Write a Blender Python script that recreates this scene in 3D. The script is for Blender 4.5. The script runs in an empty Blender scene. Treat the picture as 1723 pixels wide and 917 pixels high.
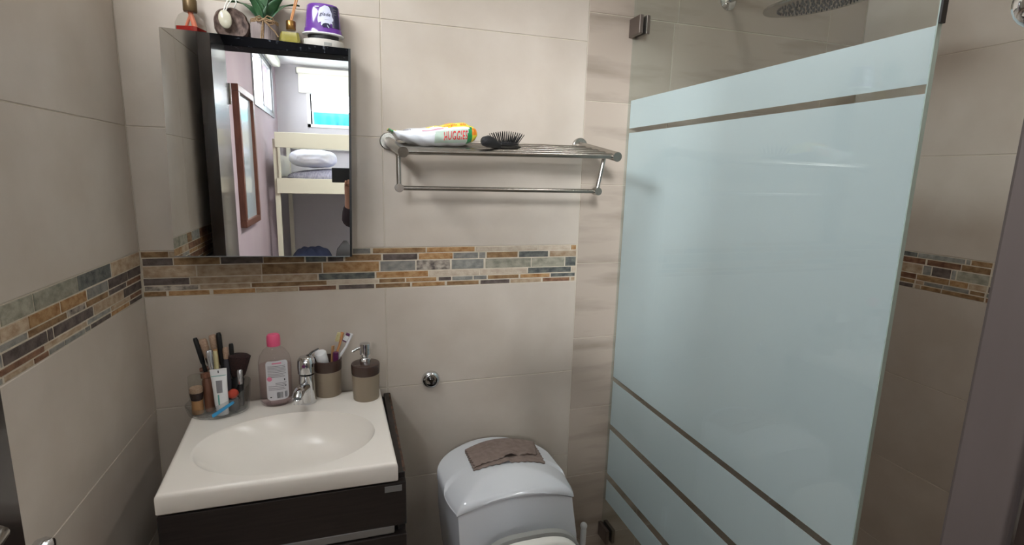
import bpy, bmesh, math, random
from mathutils import Vector, Matrix
random.seed(7)
S = bpy.context.scene
COL = S.collection
PI = math.pi

# ------------------------------------------------------------------ camera, world, lights, exposure
cam_d = bpy.data.cameras.new('camera'); cam = bpy.data.objects.new('camera', cam_d); COL.objects.link(cam)
cam_d.sensor_fit = 'HORIZONTAL'; cam_d.sensor_width = 36.0; cam_d.lens = 877.4 / 1723 * 36; cam_d.clip_start = 0.004
RIGHT = Vector((0.954355, -0.297569, 0.025666)); FWD = Vector((0.297113, 0.937086, -0.183286)); UP = Vector((0.030489, 0.182546, 0.982724))
m = Matrix((RIGHT, UP, -FWD)).transposed().to_4x4(); m.translation = Vector((0.4978, -1.4969, 1.5099)); cam.matrix_world = m
S.camera = cam

w = bpy.data.worlds.new('world'); S.world = w; w.use_nodes = True
bg = w.node_tree.nodes['Background']; bg.inputs[0].default_value = (0.86, 0.93, 1.0, 1); bg.inputs[1].default_value = 1.6

def area(name, loc, direction, sx, sy, power, col=(1, 1, 1), spread=180):
    l = bpy.data.lights.new(name, 'AREA'); l.shape = 'RECTANGLE'; l.size = sx; l.size_y = sy; l.energy = power; l.color = col
    l.spread = math.radians(spread)
    o = bpy.data.objects.new(name, l); COL.objects.link(o); o.location = loc
    o.rotation_euler = Vector(direction).to_track_quat('-Z', 'Y').to_euler(); return o
# daylight through the high bathroom window, the bedroom side window and the bedroom far window
area('daylight_high_window', (-0.012, -0.66, 2.195), (1, 0, -0.30), 0.69, 0.20, 12.5, (0.93, 0.97, 1.0))
area('daylight_side_window', (-0.26, -3.22, 2.18), (1, 0, -0.25), 1.1, 0.5, 36.0, (0.95, 0.98, 1.0))
area('daylight_far_window', (0.75, -4.5, 2.35), (0, 1, -0.2), 1.4, 0.5, 35.0, (0.96, 0.985, 1.0))
area('sky_beyond_side_window', (-0.75, -5.3, 2.55), (0.50, 1.85, -0.30), 1.6, 1.2, 2800.0, (0.96, 0.985, 1.0))
S.view_settings.view_transform = 'Standard'; S.view_settings.look = 'None'; S.view_settings.gamma = 1.0
S.view_settings.exposure = 0.0; S.view_settings.use_curve_mapping = False

# ------------------------------------------------------------------ materials
def lin(c):
    c = c / 255.0
    return c / 12.92 if c <= 0.04045 else ((c + 0.055) / 1.055) ** 2.4
def rgb(*c): return tuple(lin(v) for v in c) + (1.0,)
def M(name, c, rough=0.5, metal=0.0, spec=0.5, c2=None, scale=8.0, stretch=(1, 1, 1), bump=0.0, bscale=None, coat=0.0,
      trans=0.0, ior=1.45, alpha=None, sub=0.0, detail=4.0, contrast=(0.35, 0.65), rvar=0.0):
    mt = bpy.data.materials.new(name); mt.use_nodes = True; nt = mt.node_tree; b = nt.nodes['Principled BSDF']
    b.inputs['Base Color'].default_value = rgb(*c); b.inputs['Roughness'].default_value = rough
    b.inputs['Metallic'].default_value = metal; b.inputs['Specular IOR Level'].default_value = spec
    b.inputs['Coat Weight'].default_value = coat; b.inputs['Coat Roughness'].default_value = 0.08
    b.inputs['Transmission Weight'].default_value = trans; b.inputs['IOR'].default_value = ior
    if sub: b.inputs['Subsurface Weight'].default_value = sub; b.inputs['Subsurface Radius'].default_value = (0.01, 0.008, 0.006)
    if c2 or bump or rvar:
        g = nt.nodes.new('ShaderNodeNewGeometry'); mp = nt.nodes.new('ShaderNodeMapping'); mp.inputs['Scale'].default_value = stretch
        nt.links.new(g.outputs['Position'], mp.inputs[0])
        n = nt.nodes.new('ShaderNodeTexNoise'); n.inputs['Scale'].default_value = scale; n.inputs['Detail'].default_value = detail
        nt.links.new(mp.outputs[0], n.inputs['Vector'])
        if c2:
            r = nt.nodes.new('ShaderNodeValToRGB'); e = r.color_ramp.elements
            e[0].position = contrast[0]; e[1].position = contrast[1]; e[0].color = rgb(*c); e[1].color = rgb(*c2)
            nt.links.new(n.outputs['Fac'], r.inputs[0]); out = r.outputs[0]
            if rvar:
                oi = nt.nodes.new('ShaderNodeObjectInfo'); mr = nt.nodes.new('ShaderNodeMapRange')
                mr.inputs[3].default_value = 1 - rvar; mr.inputs[4].default_value = 1 + rvar
                nt.links.new(oi.outputs['Random'], mr.inputs[0])
                hs = nt.nodes.new('ShaderNodeHueSaturation'); nt.links.new(mr.outputs[0], hs.inputs['Value']); nt.links.new(out, hs.inputs['Color']); out = hs.outputs[0]
            nt.links.new(out, b.inputs['Base Color'])
        if bump:
            n2 = n
            if bscale:
                n2 = nt.nodes.new('ShaderNodeTexNoise'); n2.inputs['Scale'].default_value = bscale; n2.inputs['Detail'].default_value = 3
                nt.links.new(mp.outputs[0], n2.inputs['Vector'])
            bp = nt.nodes.new('ShaderNodeBump'); bp.inputs['Strength'].default_value = bump; bp.inputs['Distance'].default_value = 0.002
            nt.links.new(n2.outputs['Fac'], bp.inputs['Height']); nt.links.new(bp.outputs[0], b.inputs['Normal'])
    return mt
def thin_glass(name, tint=(240, 250, 246), rough=0.0, ior=1.5):
    mt = bpy.data.materials.new(name); mt.use_nodes = True; nt = mt.node_tree; nt.nodes.clear()
    o = nt.nodes.new('ShaderNodeOutputMaterial'); mx = nt.nodes.new('ShaderNodeMixShader'); t = nt.nodes.new('ShaderNodeBsdfTransparent')
    gl = nt.nodes.new('ShaderNodeBsdfGlossy'); f = nt.nodes.new('ShaderNodeLayerWeight'); f.inputs[0].default_value = 0.5
    f0 = ((ior - 1) / (ior + 1)) ** 2
    p5 = nt.nodes.new('ShaderNodeMath'); p5.operation = 'POWER'; p5.inputs[1].default_value = 5.0
    ma = nt.nodes.new('ShaderNodeMath'); ma.operation = 'MULTIPLY_ADD'; ma.inputs[1].default_value = 1 - f0; ma.inputs[2].default_value = f0
    t.inputs[0].default_value = rgb(*tint); gl.inputs['Roughness'].default_value = rough
    nt.links.new(f.outputs['Facing'], p5.inputs[0]); nt.links.new(p5.outputs[0], ma.inputs[0]); nt.links.new(ma.outputs[0], mx.inputs[0])
    nt.links.new(t.outputs[0], mx.inputs[1]); nt.links.new(gl.outputs[0], mx.inputs[2]); nt.links.new(mx.outputs[0], o.inputs[0])
    return mt
def film(name, c, translucency=0.4):
    mt = bpy.data.materials.new(name); mt.use_nodes = True; nt = mt.node_tree; nt.nodes.clear()
    o = nt.nodes.new('ShaderNodeOutputMaterial'); mx = nt.nodes.new('ShaderNodeMixShader'); d = nt.nodes.new('ShaderNodeBsdfDiffuse'); t = nt.nodes.new('ShaderNodeBsdfTranslucent')
    d.inputs[0].default_value = rgb(*c); t.inputs[0].default_value = rgb(*c); mx.inputs[0].default_value = translucency
    nt.links.new(d.outputs[0], mx.inputs[1]); nt.links.new(t.outputs[0], mx.inputs[2]); nt.links.new(mx.outputs[0], o.inputs[0])
    return mt
T = {}
T['tile'] = M('beige_porcelain', (184, 172, 159), 0.42, spec=0.4, c2=(193, 182, 170), scale=7, bump=0.05, bscale=220, rvar=0.025)
T['wood_tile'] = M('veined_stone_tile', (144, 131, 118), 0.45, spec=0.4, c2=(172, 158, 145), scale=3.0, stretch=(0.8, 0.8, 5), bump=0.08, bscale=60, detail=9, contrast=(0.30, 0.50), rvar=0.04)
T['grout'] = M('grout', (196, 186, 170), 0.9, spec=0.2)
T['mgrout'] = M('mosaic_grout', (206, 194, 176), 0.9, spec=0.2, c2=(188, 176, 158), scale=40)
STONE = {'B': ((112, 82, 52), (150, 120, 86)), 'D': ((72, 62, 58), (104, 92, 86)), 'G': ((112, 110, 106), (138, 134, 126)), 'K': ((68, 71, 70), (110, 110, 104)),
         'T': ((150, 124, 98), (178, 158, 134)), 'O': ((136, 94, 52), (172, 138, 98)), 'L': ((170, 152, 134), (188, 174, 156)), 'N': ((122, 120, 106), (156, 150, 134)),
         'S': ((118, 117, 112), (150, 148, 140)), 'P': ((78, 70, 66), (176, 164, 150)), 'R': ((96, 62, 46), (134, 100, 76))}
for k, (a, b_) in STONE.items():
    T['st' + k] = M('mosaic_stone_' + k, a, 0.6, spec=0.35, c2=b_, scale=50 if k == 'P' else 46, stretch=(1, 1, 1.5), bump=0.5, bscale=160, detail=12, contrast=(0.34, 0.62), rvar=0.12)
T['white_wall'] = M('white_plaster', (200, 198, 201), 0.8, c2=(206, 204, 207), scale=3)
T['pink_wall'] = M('mauve_plaster', (176, 160, 166), 0.8, c2=(182, 167, 172), scale=3)
T['ceil'] = M('ceiling_paint', (232, 232, 230), 0.85, c2=(236, 236, 234), scale=2)
T['floor'] = M('floor_tile', (150, 136, 118), 0.4, c2=(164, 150, 132), scale=5)
T['wenge'] = M('dark_wenge', (30, 24, 22), 0.22, c2=(42, 34, 30), scale=14, stretch=(6, 6, 0.6), coat=0.6)
T['wenge_h'] = M('dark_wenge_drawer', (30, 25, 24), 0.38, c2=(40, 34, 32), scale=22, stretch=(0.5, 6, 8), bump=0.1)
T['jamb'] = M('grey_brown_jamb', (66, 58, 54), 0.5, c2=(80, 71, 68), scale=5, stretch=(3, 3, 0.5), detail=6)
T['chip'] = M('chipped_board_edge', (92, 66, 48), 0.8, c2=(44, 34, 30), scale=60)
T['chrome'] = M('chrome', (215, 216, 218), 0.06, 1.0)
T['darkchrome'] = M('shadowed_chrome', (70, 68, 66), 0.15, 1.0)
T['nickel'] = M('brushed_steel', (168, 163, 156), 0.26, 1.0, c2=(154, 149, 142), scale=30, stretch=(1, 1, 1))
T['alu'] = M('grey_aluminium', (150, 152, 154), 0.4, 0.8)
T['mirror'] = M('mirror_silver', (238, 240, 240), 0.0, 1.0)
T['black'] = M('black_plastic', (20, 20, 21), 0.4)
T['rubber'] = M('black_rubber_grip', (34, 34, 36), 0.6)
T['ceramic'] = M('white_ceramic', (208, 210, 214), 0.09, spec=0.6, c2=(211, 213, 216), scale=4)
T['sinkmat'] = M('cast_marble', (226, 219, 210), 0.22, spec=0.5, c2=(230, 224, 215), scale=4)
T['seat'] = M('warm_white_plastic', (226, 224, 216), 0.25)
T['gasket'] = M('grey_gasket', (150, 150, 146), 0.5)
T['glass'] = thin_glass('clear_shower_glass', (247, 251, 250))
T['glassedge'] = M('green_glass_edge', (172, 190, 184), 0.15, spec=0.6)
T['clip'] = M('worn_chrome_clip', (128, 118, 112), 0.3, 0.9)
T['head'] = M('dark_speckled_lintel', (8, 8, 12), 0.75, spec=0.1, c2=(110, 114, 124), scale=45, detail=6, contrast=(0.62, 0.8))
T['seal'] = M('black_edge_seal', (24, 22, 22), 0.4)
T['film'] = film('frosted_film', (236, 240, 244), 0.3)
T['winglass'] = thin_glass('window_glass', (252, 253, 254))
T['taupe'] = M('taupe_plastic', (140, 126, 108), 0.5, c2=(144, 130, 112), scale=6, bump=0.15, bscale=300)
T['umber'] = M('dark_brown_plastic', (66, 50, 44), 0.25, spec=0.5)
T['acrylic'] = thin_glass('clear_acrylic', (246, 247, 247), 0.05, 1.75)
T['bottle'] = thin_glass('clear_bottle_plastic', (252, 250, 251), 0.05, 1.35)
T['liquid'] = thin_glass('pink_micellar_water', (254, 248, 249), 0.0, 1.1)
T['pink'] = M('pink_cap', (226, 92, 130), 0.35, sub=0.1)
T['label'] = M('white_label', (206, 204, 208), 0.45)
T['ink'] = M('grey_print', (128, 126, 130), 0.6)
T['inkdark'] = M('dark_print', (52, 52, 58), 0.6)
T['pinkprint'] = M('pink_print', (222, 128, 156), 0.5)
T['white'] = M('white_plastic', (224, 224, 224), 0.35)
T['purple'] = M('purple_plastic', (92, 44, 134), 0.22, coat=0.5, c2=(100, 50, 142), scale=12)
T['navy'] = M('navy_print', (46, 44, 70), 0.3)
T['lilac'] = M('lilac_print', (206, 208, 228), 0.4)
T['greyplastic'] = M('grey_cream_plastic', (196, 190, 182), 0.45)
T['gold'] = M('brushed_gold_cap', (150, 112, 62), 0.28, 0.9)
T['bronze'] = M('brown_bronze_cap', (104, 84, 56), 0.4, 0.5)
T['clearglass'] = thin_glass('clear_jar_glass', (247, 248, 246), 0.0, 1.45)
T['redliq'] = M('red_oil', (150, 20, 16), 0.15, coat=0.6)
T['yellowliq'] = M('olive_yellow_oil', (150, 138, 62), 0.12, coat=0.7, c2=(164, 152, 78), scale=30)
T['reed'] = M('reed_stick', (196, 140, 92), 0.7)
T['reedred'] = M('red_tinted_reed', (214, 122, 92), 0.6)
T['fabric'] = M('grey_brown_cloth_wrap', (122, 110, 108), 0.9, c2=(152, 140, 136), scale=40, stretch=(1, 1, 0.2), bump=0.4, bscale=400)
T['jute'] = M('jute_twine', (158, 132, 100), 0.9, c2=(126, 100, 74), scale=300, bump=0.6)
T['leaf'] = M('dark_green_leaf', (36, 66, 44), 0.4, c2=(56, 92, 58), scale=40)
T['wood_orn'] = M('dark_bark', (52, 36, 32), 0.7, c2=(122, 102, 92), scale=90, stretch=(1, 1, 0.6), bump=0.8, bscale=140, detail=8)
T['ivory'] = M('ivory_shell', (206, 200, 178), 0.15, coat=0.8, c2=(190, 184, 164), scale=60)
T['cord'] = M('clear_white_cord', (222, 220, 214), 0.3)
T['cloth'] = M('grey_brown_microfibre', (128, 112, 104), 0.95, spec=0.1, c2=(140, 125, 117), scale=60, bump=0.7, bscale=500)
T['wipes_w'] = M('white_foil_wrap', (224, 228, 234), 0.25, spec=0.6, coat=0.3, c2=(232, 234, 240), scale=40)
T['wipes_y'] = M('yellow_foil_wrap', (238, 220, 70), 0.25, coat=0.4)
T['wipes_g'] = M('green_foil_wrap', (44, 146, 84), 0.25, coat=0.4)
T['wipes_o'] = M('orange_print', (222, 128, 34), 0.3)
T['redprint'] = M('red_print', (214, 40, 44), 0.35)
T['orangeprint'] = M('red_orange_print', (226, 86, 36), 0.35)
T['mintprint'] = M('pale_green_print', (186, 204, 190), 0.35)
T['tealprint'] = M('teal_print', (104, 168, 160), 0.4)
T['tan'] = M('tan_plastic', (176, 134, 92), 0.4)
T['beige_br'] = M('beige_bristle', (176, 150, 128), 0.9, c2=(150, 122, 102), scale=300)
T['darkbr'] = M('dark_bristle', (34, 22, 22), 0.9, c2=(58, 36, 34), scale=300)
T['brownleather'] = M('brown_tube', (112, 72, 54), 0.5)
T['silver'] = M('silver_tube', (206, 206, 208), 0.22, 0.8)
T['cream'] = M('cream_plastic', (198, 186, 140), 0.4)
T['rust'] = M('rust_sponge', (176, 66, 48), 0.8)
T['blue'] = M('translucent_blue', (60, 150, 200), 0.3)
T['plum'] = M('plum_plastic', (92, 34, 78), 0.35)
T['bed'] = M('cream_bed_paint', (222, 220, 200), 0.35)
T['linen'] = M('white_linen', (232, 234, 244), 0.9, c2=(214, 218, 236), scale=14)
T['sheet'] = M('lavender_grey_sheet', (190, 190, 206), 0.9, c2=(150, 150, 170), scale=30, stretch=(3, 1, 1))
T['bluebl'] = M('blue_blanket', (42, 50, 76), 0.95)
T['teal'] = M('turquoise_curtain', (50, 190, 208), 0.7)
T['frameW'] = M('brown_frame_wood', (92, 56, 44), 0.4, c2=(110, 70, 54), scale=20, stretch=(4, 4, 0.6))
T['blind'] = M('roller_blind_fabric', (238, 236, 222), 0.8)
T['winwhite'] = M('white_window_frame', (236, 236, 236), 0.4)
T['skin'] = M('skin', (178, 130, 104), 0.55, sub=0.15)
T['hair'] = M('dark_hair', (34, 24, 20), 0.5)
T['shirt'] = M('dark_top', (52, 40, 42), 0.9)
T['jeans'] = M('blue_denim', (56, 66, 92), 0.9)
T['lip'] = M('lip', (150, 84, 78), 0.5)
T['eye'] = M('eye', (30, 24, 22), 0.2)

# ------------------------------------------------------------------ mesh helpers
class MB:
    def __init__(s): s.bm = bmesh.new(); s.mi = 0
    def mat(s, i): s.mi = i; return s
    def _f(s, vs, smooth=True):
        try: f = s.bm.faces.new(vs)
        except ValueError: return None
        f.material_index = s.mi; f.smooth = smooth; return f
    def box(s, lo, hi, bev=0.0, seg=2, rot=None):
        lo = Vector(lo); hi = Vector(hi); c = (lo + hi) / 2; d = hi - lo
        t = bmesh.new(); bmesh.ops.create_cube(t, size=1.0); bmesh.ops.scale(t, vec=d, verts=t.verts)
        if bev: bmesh.ops.bevel(t, geom=list(t.edges), offset=bev, segments=seg, affect='EDGES', profile=0.5)
        mt = Matrix.Translation(c)
        if rot is not None: mt = mt @ rot
        s._merge(t, mt, False); return s
    def _merge(s, t, mt, sm=True):
        mp = {v: s.bm.verts.new(mt @ v.co) for v in t.verts}
        for f in t.faces: s._f([mp[v] for v in f.verts], sm)
        t.free()
    def rings(s, rs, closed=True, cap0=True, cap1=True):
        L = [[s.bm.verts.new(p) for p in r] for r in rs]; n = len(L[0])
        for a, b in zip(L, L[1:]):
            for i in range(n if closed else n - 1): s._f([a[i], a[(i + 1) % n], b[(i + 1) % n], b[i]])
        if closed and cap0: s._f(L[0][::-1])
        if closed and cap1: s._f(L[-1])
        return s
    def lathe(s, prof, c=(0, 0, 0), n=32, axis=(0, 0, 1), sx=1.0, sy=1.0, cap0=True, cap1=True):
        q = Vector((0, 0, 1)).rotation_difference(Vector(axis)).to_matrix(); c = Vector(c)
        return s.rings([[c + q @ Vector((r * sx * math.cos(2 * PI * i / n), r * sy * math.sin(2 * PI * i / n), z)) for i in range(n)] for r, z in prof], True, cap0, cap1)
    def tube(s, pts, r, n=12, cap=True, flat=1.0):
        pts = [Vector(p) for p in pts]; R = r if isinstance(r, (list, tuple)) else [r] * len(pts); rs = []
        up = None
        for i, p in enumerate(pts):
            d = (pts[min(i + 1, len(pts) - 1)] - pts[max(i - 1, 0)]).normalized()
            if up is None: up = d.orthogonal().normalized()
            up = (up - d * up.dot(d)).normalized(); sd = d.cross(up)
            rs.append([p + (up * math.cos(2 * PI * k / n) + sd * math.sin(2 * PI * k / n) * flat) * R[i] for k in range(n)])
        return s.rings(rs, True, cap, cap)
    def grid(s, fn, nu, nv):
        V = [[s.bm.verts.new(fn(i / nu, j / nv)) for j in range(nv + 1)] for i in range(nu + 1)]
        for i in range(nu):
            for j in range(nv): s._f([V[i][j], V[i + 1][j], V[i + 1][j + 1], V[i][j + 1]])
        return s
    def ball(s, c, r, n=20, m_=12, sc=(1, 1, 1), rot=None):
        c = Vector(c); t = bmesh.new(); bmesh.ops.create_uvsphere(t, u_segments=n, v_segments=m_, radius=r)
        bmesh.ops.scale(t, vec=sc, verts=t.verts); s._merge(t, Matrix.Translation(c) @ (rot or Matrix.Identity(4))); return s
    def poly(s, pts): s._f([s.bm.verts.new(p) for p in pts], False); return s
    def xform(s, mt): bmesh.ops.transform(s.bm, matrix=mt, verts=s.bm.verts); return s
    def build(s, name, mats, parent=None, loc=None, angle=40, solid=0.0):
        bmesh.ops.recalc_face_normals(s.bm, faces=s.bm.faces)
        me = bpy.data.meshes.new(name); s.bm.to_mesh(me); s.bm.free()
        for mm in (mats if isinstance(mats, (list, tuple)) else [mats]): me.materials.append(T[mm] if isinstance(mm, str) else mm)
        fl = [p.use_smooth for p in me.polygons]; me.set_sharp_from_angle(angle=math.radians(angle)); me.polygons.foreach_set('use_smooth', fl)
        o = bpy.data.objects.new(name, me); COL.objects.link(o)
        if parent: o.parent = parent
        if loc is not None: o.location = loc
        if solid:
            md = o.modifiers.new('thickness', 'SOLIDIFY'); md.thickness = solid; md.offset = 0
        return o
def thing(name, label, cat, loc=(0, 0, 0), group=None, rot=None):
    o = bpy.data.objects.new(name, None); COL.objects.link(o); o.location = loc; o.empty_display_size = 0.05
    if rot: o.rotation_euler = rot
    o['label'] = label; o['category'] = cat
    if group: o['group'] = group
    return o
def tag(o, label, cat, group=None):
    o['label'] = label; o['category'] = cat
    if group: o['group'] = group
    return o
def struct(o): o['kind'] = 'structure'; return o
def root(name):
    o = bpy.data.objects.new(name, None); COL.objects.link(o); return struct(o)
def text_print(string, size, fn, name, mat, parent, shear=0.0, wide=1.0, bold=0.0):
    """flat lettering laid on a surface: fn maps text plane (x, y) to a point"""
    cu = bpy.data.curves.new('lettering', 'FONT'); cu.body = string; cu.size = size; cu.shear = shear; cu.align_x = 'CENTER'; cu.align_y = 'CENTER'
    cu.resolution_u = 3; cu.space_character = 1.12; cu.offset = bold
    ob = bpy.data.objects.new('lettering', cu); COL.objects.link(ob)
    me = bpy.data.meshes.new_from_object(ob); bpy.data.objects.remove(ob)
    for v in me.vertices: v.co = fn(v.co.x * wide, v.co.y)
    me.materials.clear(); me.materials.append(T[mat]); me.name = name
    o = bpy.data.objects.new(name, me); COL.objects.link(o); o.parent = parent; return o
def patch(fn, x0, x1, y0, y1, name, mat, parent, nu=6, nv=3, shape=None):
    b = MB()
    def g(a, c):
        x, y = x0 + (x1 - x0) * a, y0 + (y1 - y0) * c
        if shape: x, y = shape(a, c)
        return fn(x, y)
    b.grid(g, nu, nv); return b.build(name, mat, parent)
# ------------------------------------------------------------------ setting: walls with their tiles
W = 2.2424; YF = -1.33; ZC = 2.42; BT, BB = 1.30, 1.1833; H1, H2, H3, H4, H5 = 1.9019, 1.6015, 0.8818, 0.5812, 0.281
def wall_frame(side):
    if side == 'back': return lambda a, z, d: (a, d, z)
    if side == 'left': return lambda a, z, d: (-d, a, z)
    return lambda a, z, d: (W + d, a, z)
def plate(side, a0, a1, z0, z1, mat, parent, name, front=0.0, depth=0.008, bev=0.0012):
    f = wall_frame(side); b = MB(); g = 0.0009
    a0 += g; a1 -= g; z0 += g; z1 -= g
    r = lambda i, d: [f(a0 + i, z0 + i, d), f(a1 - i, z0 + i, d), f(a1 - i, z1 - i, d), f(a0 + i, z1 - i, d)]
    b.rings([r(bev, front), r(0, front + bev), r(0, front + depth)], True, True, True)
    return b.build(name, mat, parent, angle=20)
def slab(name, lo, hi, mat): b = MB(); b.box(lo, hi); return struct(b.build(name, mat))
GR = 0.0016
wall_back = slab('wall_back', (-0.1, GR, 0), (W + 0.1, 0.10, ZC), 'grout')
wl = MB()   # left wall with the high window opening
WY0, WY1, WZ0, WZ1 = -1.02, -0.30, 2.08, 2.31
YL = -1.03   # tiled part ends here, the door frame rebate follows
for lo, hi in (((-0.1, YL, 0), (-GR, 0.0, WZ0)), ((-0.1, YL, WZ1), (-GR, 0.0, ZC)), ((-0.1, YL, WZ0), (-GR, WY0, WZ1)), ((-0.1, WY1, WZ0), (-GR, 0.0, WZ1)), ((-0.1, YF, 0), (-0.05, YL, 2.12)), ((-0.1, YF, 2.12), (-GR, YL, ZC))): wl.box(lo, hi)
wall_left = struct(wl.build('wall_left', 'grout'))
wall_right = slab('wall_right', (W + GR, YF - 0.12, 0), (W + 0.1, 0.0, ZC), 'grout')
wf = MB()
for lo, hi in (((0.86, YF - 0.12, 0), (W + 0.1, YF, ZC)), ((-0.1, YF - 0.12, 2.10), (0.86, YF, ZC))): wf.box(lo, hi)
wall_front = struct(wf.build('wall_front', 'tile'))
struct(slab('ceiling', (-0.1, YF - 0.12, ZC), (W + 0.1, 0.1, ZC + 0.1), 'ceil'))
struct(slab('floor', (-0.1, YF - 0.12, -0.1), (W + 0.1, 0.1, 0.0), 'floor'))
XA, XB = 0.5942, 1.1885
zrows = [(0.0, H5), (H5, H4), (H4, H3), (H3, BB), (BT, H2), (H2, H1), (H1, 2.2025), (2.2025, ZC)]
for z0, z1 in zrows:
    for x0, x1 in ((0.0, XA), (XA, XB)): plate('back', x0, x1, z0, z1, 'tile', wall_back, 'tile')
s0, hs = 1.9841, 0.2484
zs = [0.0] + [z for z in (s0 - k * hs for k in range(7, -1, -1)) if z > 0.02] + [s0 + hs, ZC]
for i, (z0, z1) in enumerate(zip(zs, zs[1:])):
    cuts = [XB, 1.4895 if z0 > 1.95 else 1.478, 2.085, W] if i % 1 == 0 else []
    for x0, x1 in zip(cuts, cuts[1:]): plate('back', x0, x1, z0, z1, 'wood_tile', wall_back, 'tile')
for z0, z1 in zrows:
    for y0, y1 in ((-0.60, 0.0), (YL, -0.60)):
        if z1 > WZ0 and z0 < 2.3:      # around the window
            if z0 < WZ0 - 0.02: plate('left', y0, y1, z0, WZ0, 'tile', wall_left, 'tile')
            continue
        plate('left', y0, y1, z0, min(z1, ZC), 'tile', wall_left, 'tile')
    for y0, y1 in ((-0.60, 0.0), (-1.20, -0.60), (YF, -1.20)): plate('right', y0, y1, z0, z1, 'tile', wall_right, 'tile')
MOSAIC = {'back':[(1.2831,1.3,[(0.003,0.064,'B'),(0.064,0.138,'T'),(0.14,0.249,'B'),(0.25,0.394,'D'),(0.396,0.505,'B'),(0.507,0.556,'G'),(0.561,0.71,'B'),(0.712,0.855,'O'),(0.858,1.054,'L'),(1.056,1.163,'L'),(1.165,1.183,'O')]),(1.2627,1.2831,[(0.005,0.072,'D'),(0.073,0.178,'B'),(0.179,0.28,'D'),(0.28,0.382,'B'),(0.385,0.438,'K'),(0.441,0.483,'D'),(0.486,0.585,'B'),(0.588,0.686,'D'),(0.689,0.789,'O'),(0.79,0.866,'G'),(0.868,0.888,'G'),(0.891,0.99,'B'),(0.993,1.089,'K'),(1.094,1.184,'T')]),(1.2317,1.2627,[(0.004,0.122,'T'),(0.123,0.275,'T'),(0.275,0.426,'B'),(0.428,0.578,'O'),(0.581,0.68,'G'),(0.682,0.781,'P'),(0.785,0.883,'S'),(0.888,1.034,'N'),(1.035,1.145,'N'),(1.147,1.184,'K')]),(1.2119,1.2317,[(0.003,0.105,'D'),(0.106,0.273,'T'),(0.275,0.413,'T'),(0.416,0.566,'K'),(0.569,0.717,'O'),(0.719,0.87,'L'),(0.872,1.022,'L'),(1.024,1.169,'K'),(1.171,1.186,'L')]),(1.1979,1.2119,[(0.004,0.124,'P'),(0.127,0.246,'T'),(0.248,0.437,'B'),(0.438,0.575,'L'),(0.577,0.65,'B'),(0.652,0.741,'O'),(0.746,0.785,'D'),(0.787,0.85,'S'),(0.852,0.893,'G'),(0.896,0.995,'B'),(0.999,1.097,'O'),(1.1,1.183,'K')]),(1.1833,1.1979,[(-0.0,0.051,'B'),(0.055,0.149,'O'),(0.156,0.257,'O'),(0.258,0.363,'T'),(0.364,0.461,'R'),(0.467,0.564,'D'),(0.567,0.665,'B'),(0.669,0.766,'O'),(0.771,0.869,'B'),(0.873,0.966,'D'),(0.968,1.069,'T'),(1.073,1.166,'R'),(1.168,1.183,'T')])],'left':[(1.2667,1.3,[(-0.557,-0.469,'N'),(-0.467,-0.317,'N'),(-0.316,-0.166,'K'),(-0.163,-0.0,'T')]),(1.2434,1.2667,[(-0.564,-0.489,'T'),(-0.488,-0.391,'O'),(-0.387,-0.29,'O'),(-0.285,-0.189,'G'),(-0.186,-0.085,'D'),(-0.081,-0.0,'D')]),(1.2294,1.2434,[(-0.568,-0.496,'G'),(-0.494,-0.37,'B'),(-0.368,-0.298,'P'),(-0.293,-0.194,'B'),(-0.188,-0.094,'D'),(-0.09,-0.004,'R')]),(1.2072,1.2294,[(-0.573,-0.566,'G'),(-0.565,-0.442,'D'),(-0.44,-0.424,'D'),(-0.42,-0.269,'D'),(-0.265,-0.116,'T'),(-0.113,-0.005,'D')]),(1.195,1.2072,[(-0.577,-0.456,'R'),(-0.454,-0.3,'T'),(-0.297,-0.189,'S'),(-0.186,-0.082,'T'),(-0.079,-0.01,'R')]),(1.1833,1.195,[(-0.569,-0.491,'T'),(-0.489,-0.445,'R'),(-0.442,-0.391,'G'),(-0.389,-0.313,'S'),(-0.31,-0.288,'G'),(-0.285,-0.192,'D'),(-0.187,-0.089,'O'),(-0.084,-0.009,'D')])],'right':[(1.2831,1.3,[(-0.303,-0.246,'K'),(-0.441,-0.305,'S'),(-0.455,-0.443,'S'),(-0.511,-0.457,'B')]),(1.2627,1.2831,[(-0.331,-0.245,'R'),(-0.433,-0.335,'R'),(-0.51,-0.434,'B')]),(1.2317,1.2627,[(-0.325,-0.247,'T'),(-0.352,-0.327,'G'),(-0.409,-0.354,'D'),(-0.423,-0.41,'S'),(-0.51,-0.425,'N')]),(1.2119,1.2317,[(-0.31,-0.248,'R'),(-0.408,-0.312,'B'),(-0.46,-0.409,'O'),(-0.508,-0.461,'T')]),(1.1979,1.2119,[(-0.308,-0.248,'B'),(-0.336,-0.311,'T'),(-0.393,-0.337,'G'),(-0.465,-0.394,'G'),(-0.506,-0.467,'B')]),(1.1833,1.1979,[(-0.305,-0.247,'D'),(-0.328,-0.311,'T'),(-0.39,-0.33,'B'),(-0.507,-0.392,'B')])]}
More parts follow.
